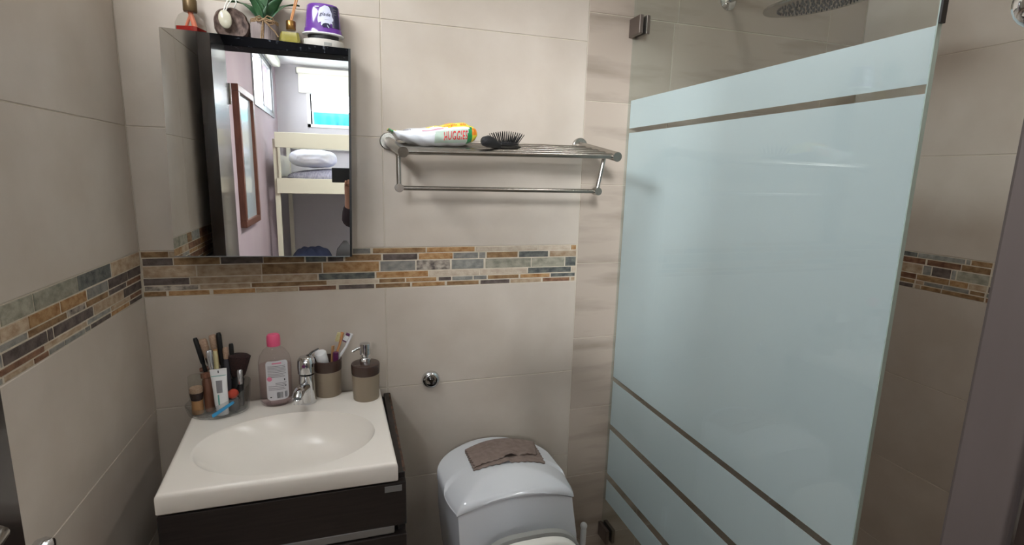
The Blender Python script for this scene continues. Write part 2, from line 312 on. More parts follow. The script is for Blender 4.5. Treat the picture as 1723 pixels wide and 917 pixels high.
for side, wall in (('back', wall_back), ('left', wall_left), ('right', wall_right)):
    f = wall_frame(side); b = MB()
    a0, a1 = (0.001, 1.187) if side == 'back' else (YL if side == 'left' else YF, -0.001)
    r = lambda d: [f(a0, BB + .001, d), f(a1, BB + .001, d), f(a1, BT - .001, d), f(a0, BT - .001, d)]
    b.rings([r(0.0008), r(0.006)]); b.build('mosaic_bed', 'mgrout', wall)
    for z0, z1, L in MOSAIC[side]:
        L = sorted(L)
        if side != 'back':   # carry the same rows on where the photograph hides them
            lo = L[0][0]
            while lo > a0 + 0.02:
                n_ = random.choice([.05, .1, .1, .15, .15]); q = max(a0 + .001, lo - n_); L.insert(0, (q, lo - .003, random.choice('BDGTONRSD'))); lo = q
            hi = L[-1][1]
            while hi < -0.01:
                n_ = random.choice([.05, .1, .1, .15]); q = min(-0.001, hi + n_); L.append((hi + .003, q, random.choice('BDGTOKRL'))); hi = q
        for p0, p1, c in L:
            if side == 'back': p0, p1 = max(p0, .001), min(p1, 1.186)
            if p1 - p0 < .004: continue
            plate(side, p0, p1, z0 + .0006, z1 - .0006, 'st' + c, wall, 'mosaic_stone', front=random.uniform(-0.0009, 0.0005), depth=0.008, bev=0.0006)
# high bathroom window
wn = root('window_1')
b = MB()
for lo, hi in (((-0.085, WY0, WZ0), (-0.045, WY1, WZ0 + .018)), ((-0.085, WY0, WZ1 - .018), (-0.045, WY1, WZ1)), ((-0.085, WY0, WZ0 + .018), (-0.045, WY0 + .018, WZ1 - .018)), ((-0.085, WY1 - .018, WZ0 + .018), (-0.045, WY1, WZ1 - .018)), ((-0.083, -0.67, WZ0 + .018), (-0.047, -0.655, WZ1 - .018))): b.box(lo, hi)
b.build('window_frame', 'alu', wn)
b = MB(); b.box((-0.067, WY0 + .018, WZ0 + .018), (-0.063, WY1 - .018, WZ1 - .018)); b.build('window_pane', 'winglass', wn)

# ------------------------------------------------------------------ doorway, open door
d = root('door_1')
b = MB(); b.box((-0.0995, YF - 0.125, 2.035), (0.862, YF + 0.006, 2.118), .003)
b.build('door_head', 'head', d)
b = MB(); b.box((-0.0495, YF - 0.004, 0), (-0.036, YL - .002, 2.034), .002); b.build('door_jamb', 'wenge', d)
b = MB(); b.box((0.80, YF - 0.026, 0), (0.862, YF + 0.004, 2.035), .002); b.build('door_jamb', 'jamb', d)
b = MB(); b.box((0.797, YF - 0.13, 0), (0.862, YF - 0.0262, 2.035), .002); b.build('door_stop', 'wenge', d)
df = thing('door', 'dark brown door standing open along the left wall', 'door', (-0.012, YF + .004, 0.008), rot=(0, 0, math.radians(-6.4)))
b = MB(); b.box((-0.02, 0.004, 0), (0.02, 0.612, 2.022), .002); b.build('leaf', 'wenge', df)
b = MB()
b.lathe([(0.024, 0), (0.024, .007), (0.02, .010)], (0.0205, 0.515, 1.088), 24, (1, 0, 0))
b.tube([(0.028, .515, 1.088), (0.055, .515, 1.088), (0.066, .51, 1.088), (0.070, .495, 1.088), (0.070, .385, 1.086)], [.009, .009, .0095, .0095, .008], 14)
b.build('lever_handle', 'nickel', df)
b = MB()
for z in (0.25, 1.0, 1.78): b.tube([(0.0255, -0.002, z), (0.0255, -0.002, z + .09)], .006, 10)
b.build('hinge', 'nickel', df)
hk = thing('wall_hook', 'chrome knob hook on the left wall just past the open door edge', 'hook', (0.0, -0.628, 0.938))
b = MB(); b.lathe([(0.02, 0), (0.02, .005), (.009, .008), (.008, .03), (.016, .036), (.0185, .046), (.015, .055), (.006, .058)], (0, 0, 0), 24, (1, 0, 0)); b.build('knob', 'chrome', hk)
hk = thing('coat_hook', 'blurred chrome ball hook at the top right edge beside the doorway', 'hook', (0.888, YF, 1.617))
b = MB(); b.lathe([(0.02, 0), (0.02, .004), (.008, .007), (.006, .04)], (0, 0, 0), 24, (0, 1, 0)); b.build('hook_base', 'darkchrome', hk)
b = MB(); b.ball((0, .053, 0), .0150); b.build('hook_ball', 'chrome', hk)

# ------------------------------------------------------------------ shower glass
G = 1.3337; GY = -0.8965
sg = thing('shower_glass_panel', 'fixed shower glass panel with frosted bands and clear stripes', 'shower screen', (G, 0, 0.02))
b = MB(); b.box((0, GY, 0), (0.008, -0.002, 2.12)); b.build('glass_sheet', 'glass', sg)
for z0, z1 in ((.385, .463), (.488, .653), (.674, .8305), (.8465, 1.648), (1.662, 1.745)):
    b = MB(); b.box((0.0083, GY + .0003, z0 - .02), (0.0091, -0.003, z1 - .02)); b.build('frosted_band', 'film', sg)
b = MB(); b.box((-0.0004, GY - .0022, 0), (0.0084, GY - .0002, 2.12)); b.build('edge_strip', 'glassedge', sg)
b = MB(); b.box((-0.001, GY - .006, 1.7255), (0.009, GY - .0024, 2.12)); b.build('edge_seal', 'seal', sg)
for zc in (1.951, 0.275):
    b = MB(); b.box((-0.013, -0.062, zc - .026 - .02), (-0.0005, -0.0005, zc + .026 - .02), .002); b.box((0.0095, -0.062, zc - .046), (0.022, -0.0005, zc + .006), .002)
    b.build('wall_clip', 'clip', sg)

# ------------------------------------------------------------------ rain shower head
sh = thing('overhead_shower', 'large round chrome rain shower head on a wall arm', 'shower head', (1.655, 0, 2.07))
b = MB(); b.lathe([(.03, 0), (.03, .004), (.022, .010), (.013, .014)], (0.01, 0, 0), 28, (0, -1, 0)); b.build('wall_flange', 'chrome', sh)
b = MB(); b.tube([(0.01, -.005, 0), (0.01, -.28, 0.0), (0.008, -.33, -.006), (0.005, -.355, -.03), (0.005, -.36, -.085)], .0105, 16); b.build('arm', 'chrome', sh)
hd = Matrix.Translation((0.005, -.36, -.108)) @ Matrix.Rotation(math.radians(-7.5), 4, 'Y')
b = MB(); b.lathe([(.010, .03), (.018, .02), (.022, .010), (.1, .007), (.129, .004), (.13, 0), (.128, -.003), (.10, -.0035)], n=56); b.xform(hd); b.build('rose', 'nickel', sh)
b = MB()
for i in range(1, 8):
    for k in range(7 * i):
        a = 2 * PI * k / (7 * i) + i * .3; b.lathe([(.0024, 0), (.0018, -.0035)], (.0135 * i * math.cos(a), .0135 * i * math.sin(a), -.0036), 6)
b.xform(hd); o = b.build('nozzles', 'rubber', sh); o['kind'] = 'stuff'

# ------------------------------------------------------------------ towel shelf
ts = thing('towel_shelf', 'brushed steel wall shelf of parallel bars with a towel rail below', 'shelf', (0.607, 0, 1.59))
oL = Vector((0.607, 0, 1.59))
AL0, AL1 = Vector((0.609, -.004, 1.592)) - oL, Vector((0.624, -.245, 1.556)) - oL
AR0, AR1 = Vector((1.176, -.004, 1.603)) - oL, Vector((1.1765, -.245, 1.564)) - oL
for a0, a1 in ((AL0, AL1), (AR0, AR1)):
    b = MB(); b.lathe([(.023, 0), (.023, .009), (.021, .011)], (a0.x, -.0005, a0.z), 28, (0, -1, 0)); b.build('wall_flange', 'nickel', ts)
    b = MB(); b.tube([a0, a1], .0125, 24); b.build('arm', 'nickel', ts)
for i in range(5):
    t = .24 + .175 * i; b = MB(); p, q = AL0.lerp(AL1, t), AR0.lerp(AR1, t)
    b.tube([p, q], .0072, 14); b.build('shelf_bar', 'nickel', ts)
for (a0, a1), x2 in (((AL0, AL1), .6205), ((AR0, AR1), 1.157)):
    p = a0.lerp(a1, .70); e = Vector((x2, p.y, 1.472)) - Vector((oL.x, 0, oL.z))
    b = MB(); b.tube([p, e], .0058, 14); b.build('drop_rod', 'nickel', ts)
    b = MB(); b.tube([e + Vector((0, .012, 0)), e + Vector((0, -.012, 0))], .0105, 20); b.build('rail_joint', 'nickel', ts)
    if x2 < 1: e0 = e
b = MB(); b.tube([e0, e], .0058, 14); b.build('towel_rail', 'nickel', ts)

# ------------------------------------------------------------------ wipes pack on the shelf
wp = thing('wipes_pack', 'crumpled white yellow and green baby wipes pack lying on the steel shelf', 'wipes', (0.0, 0, 0))
X0, X1 = 0.598, 0.8135
def wsec(t):   # centre height, half height, half depth, centre depth
    key = [(0, 1.6135, .0015, .030), (.04, 1.608, .003, .036), (.12, 1.600, .011, .043), (.25, 1.5995, .0185, .048), (.4, 1.598, .0215, .050), (.55, 1.602, .0255, .052), (.72, 1.607, .0285, .053), (.85, 1.609, .0285, .052), (.94, 1.609, .022, .046), (.985, 1.609, .016, .042), (1, 1.609, .008, .037)]
    for (a, *A), (c, *B_) in zip(key, key[1:]):
        if t <= c:
            k = (t - a) / (c - a); k = k * k * (3 - 2 * k); return [A[i] + (B_[i] - A[i]) * k for i in range(3)]
    return key[-1][1:]
def wpt(t, ang, off=0.0):
    zc, hh, hd_ = wsec(min(max(t, 0), 1)); ca, sa = math.cos(ang), math.sin(ang)
    e = .75
    y = -.135 - .012 * t + (hd_ + off) * -math.copysign(abs(ca) ** e, ca); z = zc + (hh + off) * math.copysign(abs(sa) ** e, sa)
    wr = .0016 * math.sin(t * 23 + ang * 3) * math.sin(ang * 2 + 1 + t * 9) * (1 if .08 < t < .7 else .3)
    return Vector((X0 + (X1 - X0) * t, y + wr, z + wr))
b = MB(); NT, NA = 60, 40
V = [[b.bm.verts.new(wpt(i / NT, 2 * PI * k / NA)) for k in range(NA)] for i in range(NT + 1)]
for i in range(NT):
    for k in range(NA):
        t = (i + .5) / NT; a = (k + .5) / NA * 360
        mi = 0
        if 24 < a < 150 and t > .42 + max(0, (60 - a)) * .008: mi = 1
        if a <= 40 and t > .88 + (a - 5) * .001 or a > 300 and t > .86 + .0 * a: mi = 2 if t < .935 else 1
        if t < .045: mi = 2
        elif t < .09 and 20 < a < 140: mi = 1
        b.mi = mi; b._f([V[i][k], V[i][(k + 1) % NA], V[i + 1][(k + 1) % NA], V[i + 1][k]])
b._f(V[0][::-1]); b._f(V[-1]); b.build('wrapper', ['wipes_w', 'wipes_y', 'wipes_g'], wp)
wf_ = lambda t0, a0: (lambda x, y: wpt(t0 + x, a0 + y, .0009))
patch(wf_(0, 0), .50, .872, -.75, .22, 'printed_panel', 'mintprint', wp, 44, 20, None)
text_print('HUGGIES', .30, lambda x, y: wpt(.735 + x * .205, -.16 + y * 2.3, .0024), 'printed_name', 'redprint', wp, bold=.004)
text_print('ropu 20', .30, lambda x, y: wpt(.73 + x * .24, .72 + y * 1.25, .0016), 'printed_line', 'orangeprint', wp, bold=.004)
text_print('Ahor', .22, lambda x, y: wpt(.68 + x * .22, 1.08 + y * 1.2, .0016), 'printed_line', 'orangeprint', wp, bold=.004)
patch(wf_(0, 0), .93, .985, -.1, .5, 'orange_emblem', 'wipes_o', wp, 6, 5)
patch(wf_(0, 0), .155, .215, .62, .82, 'navy_mark', 'navy', wp, 4, 2)
patch(wf_(0, 0), .23, .236, .62, 1.0, 'navy_mark', 'navy', wp, 2, 3)
patch(wf_(0, 0), .36, .60, .40, .48, 'pink_line', 'pinkprint', wp, 10, 2)

# ------------------------------------------------------------------ hair brush on the shelf
hb = thing('hair_brush', 'black paddle hair brush lying bristles up on the steel shelf', 'hairbrush', (0.880, -0.17, 1.5775))
ax = Vector((0.080, 0.085, 0)).normalized(); ag = math.atan2(ax.y, ax.x); RB = Matrix.Rotation(ag, 4, 'Z')
b = MB(); b.tube([(-.095, 0, .010), (-.088, 0, .0115), (-.07, 0, .0125), (-.045, 0, .011), (-.03, 0, .008), (-.01, 0, .007)], [.004, .0115, .0145, .0125, .009, .008], 18); b.xform(RB); b.build('handle', 'rubber', hb)
b = MB(); b.ball((.032, 0, .007), 1, 28, 12, (.050, .034, .0065)); b.xform(RB); b.build('paddle', 'black', hb)
b = MB(); b.ball((.032, 0, .012), 1, 24, 10, (.042, .029, .007)); b.xform(RB); b.build('cushion', 'rubber', hb)
b = MB()
for i in range(-4, 5):
    for j in range(-3, 4):
        if (i / 4.5) ** 2 + (j / 3.5) ** 2 > 1: continue
        p = Vector((.032 + i * .0090, j * .0080, .014)); q = p + Vector((i * .0042, j * .0048, .031 - .0011 * (i * i / 2 + j * j / 2))); b.tube([p, q], [.0012, .0010], 5)
b.xform(RB); o = b.build('bristles', 'black', hb); o['kind'] = 'stuff'

# fill lamp added at the bathroom ceiling, unseen above the frame, to lift the dark lower parts
cl_ = thing('bath_fill_light', 'added round white fill light at the bathroom ceiling, unseen above the picture', 'fill light', (1.45, -1.0, ZC))
b = MB(); b.lathe([(.10, -.001), (.105, -.012), (.095, -.02), (.08, -.021)], n=32, cap1=False); b.build('fill_light_ring', 'white', cl_)
ld = bpy.data.lights.new('bath_fill_lamp', 'AREA'); ld.shape = 'DISK'; ld.size = .15; ld.energy = 4.4; ld.color = (1.0, .98, .95)
lo_ = bpy.data.objects.new('bath_fill_lamp', ld); COL.objects.link(lo_); lo_.location = (1.45, -1.0, ZC - .022)
# ------------------------------------------------------------------ vanity cabinet and basin
ZS = 0.902
vc = thing('vanity_cabinet', 'dark wood vanity cabinet with drawers under the white basin', 'cabinet', (0.37, 0, 0))
b = MB()
for lo, hi in (((-.235, -.425, 0), (-.219, -.018, .855)), ((.197, -.425, 0), (.212, -.018, .855)), ((-.235, -.0178, 0), (.212, -.002, .855)), ((-.2188, -.425, .05), (.1968, -.018, .066)), ((-.2188, -.425, .78), (.1968, -.412, .855))): b.box(lo, hi)
b.build('body', 'wenge_h', vc)
b = MB(); b.box((.213, -.437, .0), (.230, -.002, .8662), .001); b.build('side_panel', 'wenge_h', vc)
b = MB(); rr = random.Random(3)
n_ = 40; b.rings([[Vector((.2312 + .0006 * rr.random(), -.436 + .43 * i / n_, .864 - .004 * rr.random())), Vector((.2312 + .0006 * rr.random(), -.436 + .43 * i / n_, .8672)), Vector((.2255 + .002 * rr.random(), -.436 + .43 * i / n_, .8674))] for i in range(n_ + 1)], False); b.build('chipped_edge', 'chip', vc)
for z0, z1 in ((.752, .8545), (.43, .728), (.08, .42)):
    dr = MB(); dr.box((-.236, -.4555, z0), (.2305, -.4375 if z0 > .5 else -.4255, z1), .0015); dr = dr.build('drawer', 'wenge_h', vc)
    if z0 > .3:
        h = MB(); h.box((-.236, -.452, z0 - .0215), (.205, -.430, z0 - .001), .003); h.build('grip_rail', 'alu' if z0 > .6 else 'umber', dr)
b = MB(); b.box((.185, -.4567, .8345), (.2215, -.4556, .8485), .0004); b.build('badge', 'alu', vc)
tag_o = thing('wash_basin', 'white basin countertop with oval bowl on the dark vanity', 'basin', (0.345, -0.25, 0.855))
b = MB(); N = 112
ctr = Vector((.352 - .345, -.295 + .25, 0)); zt_ = ZS - .855
x0b, x0f, x1b, x1f, yb, yf = .108 - .345, .134 - .345, .5715 - .345, .5835 - .345, -.047 + .25, -.458 + .25
def outl(a):
    dx, dy = math.cos(a), math.sin(a); best = 9
    # intersect ray from ctr with trapezoid
    P4 = [Vector((x0f, yf, 0)), Vector((x1f, yf, 0)), Vector((x1b, yb, 0)), Vector((x0b, yb, 0))]
    for p, q in zip(P4, P4[1:] + P4[:1]):
        ex, ey = q.x - p.x, q.y - p.y; den = dx * ey - dy * ex
        if abs(den) < 1e-9: continue
        t = ((p.x - ctr.x) * ey - (p.y - ctr.y) * ex) / den; u = ((p.x - ctr.x) * dy - (p.y - ctr.y) * dx) / den
        if t > 0 and -1e-6 <= u <= 1 + 1e-6: best = min(best, t)
    return best
angs = sorted([2 * PI * i / N for i in range(N)] + [math.atan2(y - ctr.y, x - ctr.x) % (2 * PI) for x, y in ((x0f, yf), (x1f, yf), (x1b, yb), (x0b, yb))])
def ring(fn): return [fn(a) for a in angs]
EA, EB = .192, .142
def ell(a, k, z, sx=0): return Vector((ctr.x + sx + EA * k * math.cos(a), ctr.y + EB * k * math.sin(a), z))
def ella(a):  # angle matched so that spokes stay straight
    return math.atan2(math.sin(a) / EB, math.cos(a) / EA)
rs = []
for k in (.03, .15, .3, .45, .6, .7, .78, .84, .89, .93, .96, .985, 1.0, 1.015):
    def zf(a, k=k):
        side = .5 + .5 * math.cos(a)      # 1 at the right end, 0 at the left
        p = 2.6 + 2.6 * side
        return zt_ - .080 * max(0, 1 - min(k, 1.0) ** p) - (.0012 if k < 1 else 0)
    rs.append(ring(lambda a: ell(ella(a), k, zf(a), .022 * (1 - k))))
for t in (.25, .6, .9): rs.append(ring(lambda a: ell(ella(a), 1.02, zt_).lerp(Vector((ctr.x + (outl(a) - .008) * math.cos(a), ctr.y + (outl(a) - .008) * math.sin(a), zt_)), t)))
def edge(ins, z): return ring(lambda a: Vector((ctr.x + (outl(a) - ins) * math.cos(a), ctr.y + (outl(a) - ins) * math.sin(a), z)))
rs += [edge(.008, zt_), edge(.004, zt_ - .001), edge(.0012, zt_ - .004), edge(0, zt_ - .009), edge(0, zt_ - .040), edge(.003, zt_ - .043), edge(.012, zt_ - .043)]
b.rings(rs, True, True, False); b.build('basin_top', 'sinkmat', tag_o, angle=60)

# ------------------------------------------------------------------ faucet
fc = thing('faucet', 'chrome single lever basin faucet beside the pink capped bottle', 'faucet', (0.381, -0.093, ZS))
b = MB(); b.lathe([(.0235, 0), (.0235, .003), (.0222, .008), (.021, .03), (.0205, .06), (.0195, .078)], n=32); b.build('body', 'chrome', fc)
b = MB(); b.tube([(-.003, -.010, .045), (-.009, -.035, .052), (-.014, -.058, .055), (-.017, -.074, .050), (-.018, -.082, .044)], [.015, .0145, .0145, .014, .012], 20, flat=.9); b.lathe([(.010, .0), (.0112, -.001), (.0112, -.012), (.009, -.013)], (-.0175, -.078, .044), 20); b.build('spout', 'chrome', fc)
b = MB(); b.lathe([(.017, .080), (.022, .083), (.0225, .10), (.0215, .118), (.016, .126), (.004, .128)], n=32); hd_o = b.build('head', 'chrome', fc)
b = MB(); b.tube([(.004, .002, .126), (.012, .012, .131), (.024, .02, .135), (.03, .024, .137)], [.008, .0075, .006, .005], 14, flat=.6); b.build('lever', 'chrome', fc)
b = MB(); b.lathe([(.0045, 0), (.0042, .0015)], (-.0045, -.0218, .107), 16, (-.2, -1, 0)); b.build('marker_dot', 'plum', fc)

# ------------------------------------------------------------------ cup, toothbrush things, dispenser
cup = thing('tumbler', 'taupe bathroom cup with a dark brown rim holding toothbrushes', 'cup', (0.4315, -0.0495, ZS))
b = MB(); b.lathe([(.0335, 0), (.0345, .002), (.0365, .07), (.0365, .0715), (.034, .0715), (.032, .004)], n=40, cap1=True); b.build('cup_body', 'taupe', cup)
b = MB(); b.lathe([(.0367, .0712), (.0375, .073), (.0385, .100), (.0378, .102), (.0352, .102), (.0345, .0712)], n=40, cap0=False, cap1=False); b.build('rim_band', 'umber', cup)
dp = thing('soap_dispenser', 'taupe soap dispenser with dark brown lid and chrome pump', 'dispenser', (0.531, -0.102, ZS))
b = MB(); b.lathe([(.033, 0), (.034, .002), (.0362, .071)], n=40); b.build('container', 'taupe', dp)
b = MB(); b.lathe([(.0364, .0712), (.037, .073), (.0378, .0955), (.0365, .099), (.03, .1005), (.012, .101)], n=40); b.build('lid', 'umber', dp)
b = MB(); b.lathe([(.0145, .101), (.0145, .114), (.012, .1165), (.0095, .118), (.0095, .124), (.0142, .1255), (.0142, .151), (.0135, .154), (.006, .1555)], n=28)
b.tube([(-.008, -.002, .144), (-.022, -.006, .142), (-.033, -.009, .136)], [.0042, .0038, .0032], 12); b.build('pump', 'chrome', dp)
tp = thing('toothpaste_tube', 'white capped toothpaste tube standing in the brown rimmed cup', 'toothpaste', (0.4395, -0.034, ZS + .006))
mt = Vector((0, 0, 1)).rotation_difference(Vector((-.022, -.030, .108))).to_matrix().to_4x4()
b = MB(); b.lathe([(.012, .03), (.014, .08), (.0145, .098)], n=24); b.xform(mt); b.build('tube', 'white', tp)
b = MB(); b.lathe([(.0150, .098), (.0155, .124), (.0145, .126)], n=28); b.xform(mt); b.build('cap', 'white', tp)
def toothbrush(label, base, tip, mats, bend):
    t = thing('toothbrush', label, 'toothbrush', base, 'toothbrushes in the cup'); v = Vector(tip) - Vector(base)
    q = Vector((0, 0, 1)).rotation_difference(v.normalized()).to_matrix().to_4x4(); L = v.length
    b = MB(); b.tube([(0, 0, 0), (0, 0, L * .45), (bend * .3, 0, L * .6), (bend, 0, L * .78), (0, 0, L)], [.0045, .005, .0035, .0028, .0042], 12, flat=1.2); b.xform(q); b.build('handle', mats[0], t)
    b = MB()
    for i in range(7):
        for j in (-1, 0, 1):
            p = Vector((-.0025, j * .003, L - .004 - i * .0037)); b.mi = 0 if 1 < i < 6 else 1; b.tube([p, p + Vector((-.0105, 0, 0))], .0016, 6)
    b.xform(q); o = b.build('bristles', [mats[1], mats[2]], t); o['kind'] = 'stuff'
toothbrush('white toothbrush with purple and white bristles leaning out of the cup', (0.409, -0.040, ZS + .006), (0.4975, -0.046, ZS + .166), ('white', 'white', 'plum'), .004)
toothbrush('brown handled toothbrush standing behind the white purple bristled one', (0.424, -0.030, ZS + .006), (0.4735, -0.028, ZS + .166), ('reed', 'cream', 'cream'), .002)
t = thing('plum_stick', 'short dark plum stick poking up inside the taupe cup', 'stick', (0.452, -0.052, ZS + .006)); b = MB(); b.tube([(-.004, 0, 0), (0, 0, .06), (.003, 0, .112)], [.006, .007, .0075], 14); b.build('stick_body', 'plum', t)
t = thing('wooden_stick', 'tan flat stick beside the white toothpaste cap in the cup', 'stick', (0.438, -0.042, ZS + .006)); b = MB(); b.tube([(0, 0, 0), (.004, 0, .06), (.010, 0, .128)], [.004, .005, .0055], 12, flat=.5); b.build('stick_body', 'tan', t)

# ------------------------------------------------------------------ micellar water bottle
bt = thing('lotion_bottle', 'clear bottle of pinkish liquid with a pink screw cap', 'bottle', (0.3045, -0.084, ZS))
b = MB(); b.lathe([(.030, 0), (.036, .003), (.0395, .012), (.0402, .10), (.0395, .118), (.035, .135), (.026, .149), (.0165, .1565), (.0145, .158), (.0145, .166)], n=40, sy=.72); b.build('bottle_body', 'bottle', bt)
b = MB(); b.lathe([(.029, .002), (.0375, .012), (.0388, .10), (.0382, .11)], n=40, sy=.70); b.build('liquid', 'liquid', bt)
b = MB(); N_ = 48; b.lathe([(.0162, .160), (.0165, .176), (.0158, .186), (.013, .190), (.004, .1915)], n=N_); b.build('cap', 'pink', bt)
def lab(x, y, off=.0006):   # label plane to the bottle wall, facing the room
    a = -PI / 2 + x / .0402 + .22; return Vector(((.0402 + off) * math.cos(a), (.0402 * .72 + off) * math.sin(a), y))
b = MB(); NX, NY = 20, 24
def lf_(u, v):
    x = -.028 + .056 * u; y = .021 + .106 * v; dx, dy = max(0, abs(x) - .018) / .010, max(0, abs(y - .074) - .043) / .010
    if dx > 0 and dy > 0:
        h = math.hypot(dx, dy)
        if h > 1: x = math.copysign(.018 + .010 * dx / h, x); y = .074 + math.copysign(.043 + .010 * dy / h, y - .074)
    return lab(x, y)
b.grid(lf_, NX, NY); b.build('label', 'label', bt)
pr = MB(); rr = random.Random(5)
for k, y in enumerate([.112, .108, .104, .1, .096, .091, .087, .083, .066, .062, .058, .053, .049]):
    x0 = -.023; x1 = .014 + .008 * rr.random()
    if k in (8, 9): x0 = -.006
    pr.grid(lambda u, v, x0=x0, x1=x1, y=y: lab(x0 + (x1 - x0) * u, y + .0014 * v, .0011), 8, 1)
pr.build('fine_print', 'ink', bt)
pr = MB(); x = -.004
while x < .021:
    wd = rr.choice([.0006, .0009, .0014])
    if not .011 < x < .0145: pr.grid(lambda u, v, x=x, wd=wd: lab(x + wd * u, .026 + .016 * v, .0011), 1, 1)
    x += wd + rr.choice([.0006, .0009])
pr.grid(lambda u, v: lab(.017 + .003 * u, .056 + .003 * v, .0011), 1, 1); pr.grid(lambda u, v: lab(-.02 + .004 * u, .028 + .003 * v, .0011), 1, 1); pr.grid(lambda u, v: lab(.015 + .003 * u, .072 + .005 * v, .0011), 1, 1)
pr.build('barcode', 'inkdark', bt)
pr = MB(); pr.rings([[lab(-.0195 + .0062 * r * math.cos(2 * PI * i / 24), .079 + .0062 * r * math.sin(2 * PI * i / 24), .0012) for i in range(24)] for r in (.02, 1)], True, True, False)
pr.build('pink_spot', 'pinkprint', bt)
pr = MB(); pr.grid(lambda u, v: lab(-.012 + .022 * u, .1185 + .0035 * v, .0011), 8, 1); pr.build('pink_heading', 'pinkprint', bt)

# ------------------------------------------------------------------ make-up tray and what stands in it
TX, TY = 0.172, -0.098
tr = thing('makeup_tray', 'clear acrylic tray of make-up at the left end of the basin', 'tray', (TX, TY, ZS))
b = MB(); n_ = 44
def trr(r, lowz, hi, k=1.0):
    o = []
    for i in range(n_):
        a = 2 * PI * i / n_; s_ = .5 + .5 * math.cos(a - math.radians(20)); o.append(Vector((r * 1.18 * math.cos(a), r * .88 * math.sin(a), lowz + (hi - lowz) * 0 + hi * (.3 + .7 * s_ ** 1.5) if hi else lowz)))
    return o
b.rings([trr(.001, .0, 0), trr(.052, .0, 0), trr(.058, .002, 0), trr(.0615, .004, .034), trr(.064, .004, .072), trr(.0625, .0045, .072), trr(.059, .006, .034), trr(.055, .005, 0), trr(.001, .004, 0)]); b.build('tray_body', 'acrylic', tr, angle=60)
b = MB(); b.box((.004, -.048, .0042), (.006, -.012, .034)); b.xform(Matrix.Rotation(math.radians(20), 4, 'Z')); b.build('divider', 'acrylic', tr)
def stick(name, label, cat, base, tip, segs, mats, group=None, flat=1.0, n=14):
    """a straight article from base to tip; segs = (t0, r0, t1, r1, part name, material index)"""
    t = thing(name, label, cat, base, group); v = Vector(tip) - Vector(base)
    for t0, r0, t1, r1, pn, mi in segs:
        b = MB(); b.tube([v * t0, v * (t0 + (t1 - t0) * .08), v * (t0 + (t1 - t0) * .5), v * (t0 + (t1 - t0) * .92), v * t1], [r0 * .8, r0, (r0 + r1) / 2, r1, r1 * .75], n, flat=flat); b.build(pn, mats[mi], t)
    return t
Zt = ZS + .0062
stick('eyeliner_pencil', 'black make-up pencil leaning farthest left out of the tray', 'pencil', (.160, -.072, Zt), (.121, -.060, 1.087), [(0, .0045, .62, .0048, 'pencil_body', 0), (.62, .0056, 1, .0056, 'pencil_cap', 0)], ['black'])
stick('makeup_brush', 'make-up brush with pinkish tan bristles leaning left behind the silver tube', 'brush', (.172, -.062, Zt), (.134, -.052, 1.080), [(0, .0035, .6, .0045, 'handle', 0), (.6, .0055, .72, .007, 'ferrule', 1), (.72, .0085, 1, .0105, 'bristles', 2)], ['black', 'umber', 'beige_br'], 'make-up brushes in the tray')
stick('makeup_brush', 'make-up brush with pale dark tipped bristles upright in the middle', 'brush', (.176, -.060, Zt), (.158, -.052, 1.090), [(0, .0035, .55, .0045, 'handle', 0), (.55, .006, .80, .007, 'ferrule', 1), (.80, .008, 1, .0085, 'bristles', 2)], ['brownleather', 'tan', 'beige_br'], 'make-up brushes in the tray')
stick('mascara_tube', 'tall slim black tube standing highest in the middle of the tray', 'mascara', (.184, -.066, Zt), (.1735, -.056, 1.096), [(0, .0055, .55, .0055, 'tube', 0), (.55, .0062, 1, .0062, 'cap', 0)], ['black'])
stick('eyeliner_pen', 'slim dark grey pen right of the tallest black tube', 'pen', (.206, -.072, Zt), (.2005, -.058, 1.066), [(0, .005, .72, .005, 'pen_body', 0), (.72, .0056, 1, .0056, 'pen_cap', 1)], ['rubber', 'black'])
stick('concealer_tube', 'cream coloured slim tube behind the white cosmetic tube', 'tube', (.170, -.082, Zt), (.1655, -.070, 1.052), [(0, .0062, 1, .0062, 'tube', 0)], ['cream'])
stick('lipgloss_tube', 'dark tube with a pale pink top behind the white cosmetic tube', 'tube', (.193, -.078, Zt), (.188, -.062, 1.058), [(0, .008, .8, .008, 'tube', 0), (.8, .0068, 1, .0068, 'cap', 1)], ['inkdark', 'beige_br'])
stick('powder_brush', 'large dark powder brush with flared bristles at the right of the tray', 'brush', (.207, -.075, Zt), (.219, -.058, 1.036), [(0, .013, .55, .015, 'handle', 0), (.55, .0165, 1, .0265, 'bristles', 1)], ['black', 'darkbr'], 'make-up brushes in the tray', n=28)
stick('silver_tube', 'small silver squeeze tube leaning left behind the white tube', 'tube', (.166, -.094, Zt), (.157, -.088, 1.062), [(0, .006, .7, .0068, 'tube', 0), (.7, .0072, 1, .0085, 'crimp', 0)], ['silver'], flat=.6)
stick('foundation_bottle', 'brown upright cosmetic tube between the capped brush and white tube', 'bottle', (.1535, -.107, Zt), (.146, -.088, 1.004), [(0, .011, .86, .0115, 'bottle_body', 0), (.86, .0125, 1, .0125, 'cap', 0)], ['brownleather'])
stick('brown_compact', 'reddish brown compact lying across behind the capped brush', 'compact', (.126, -.062, 1.002), (.160, -.058, 1.006), [(0, .006, 1, .006, 'compact_body', 0)], ['brownleather'], flat=.7)
stick('lipstick_tube', 'silver lipstick tube at the right above the rust sponge', 'lipstick', (.221, -.092, Zt), (.2205, -.080, 1.002), [(0, .0075, .6, .0075, 'base', 0), (.6, .0068, 1, .0068, 'cap', 1)], ['black', 'silver'])
t = thing('makeup_sponge', 'round rust coloured make-up sponge in the clear tray', 'sponge', (.2085, -.114, ZS + .0365)); b = MB(); b.ball((0, 0, .013), .0128, 20, 14, (1, 1, .95)); b.build('sponge_body', 'rust', t)
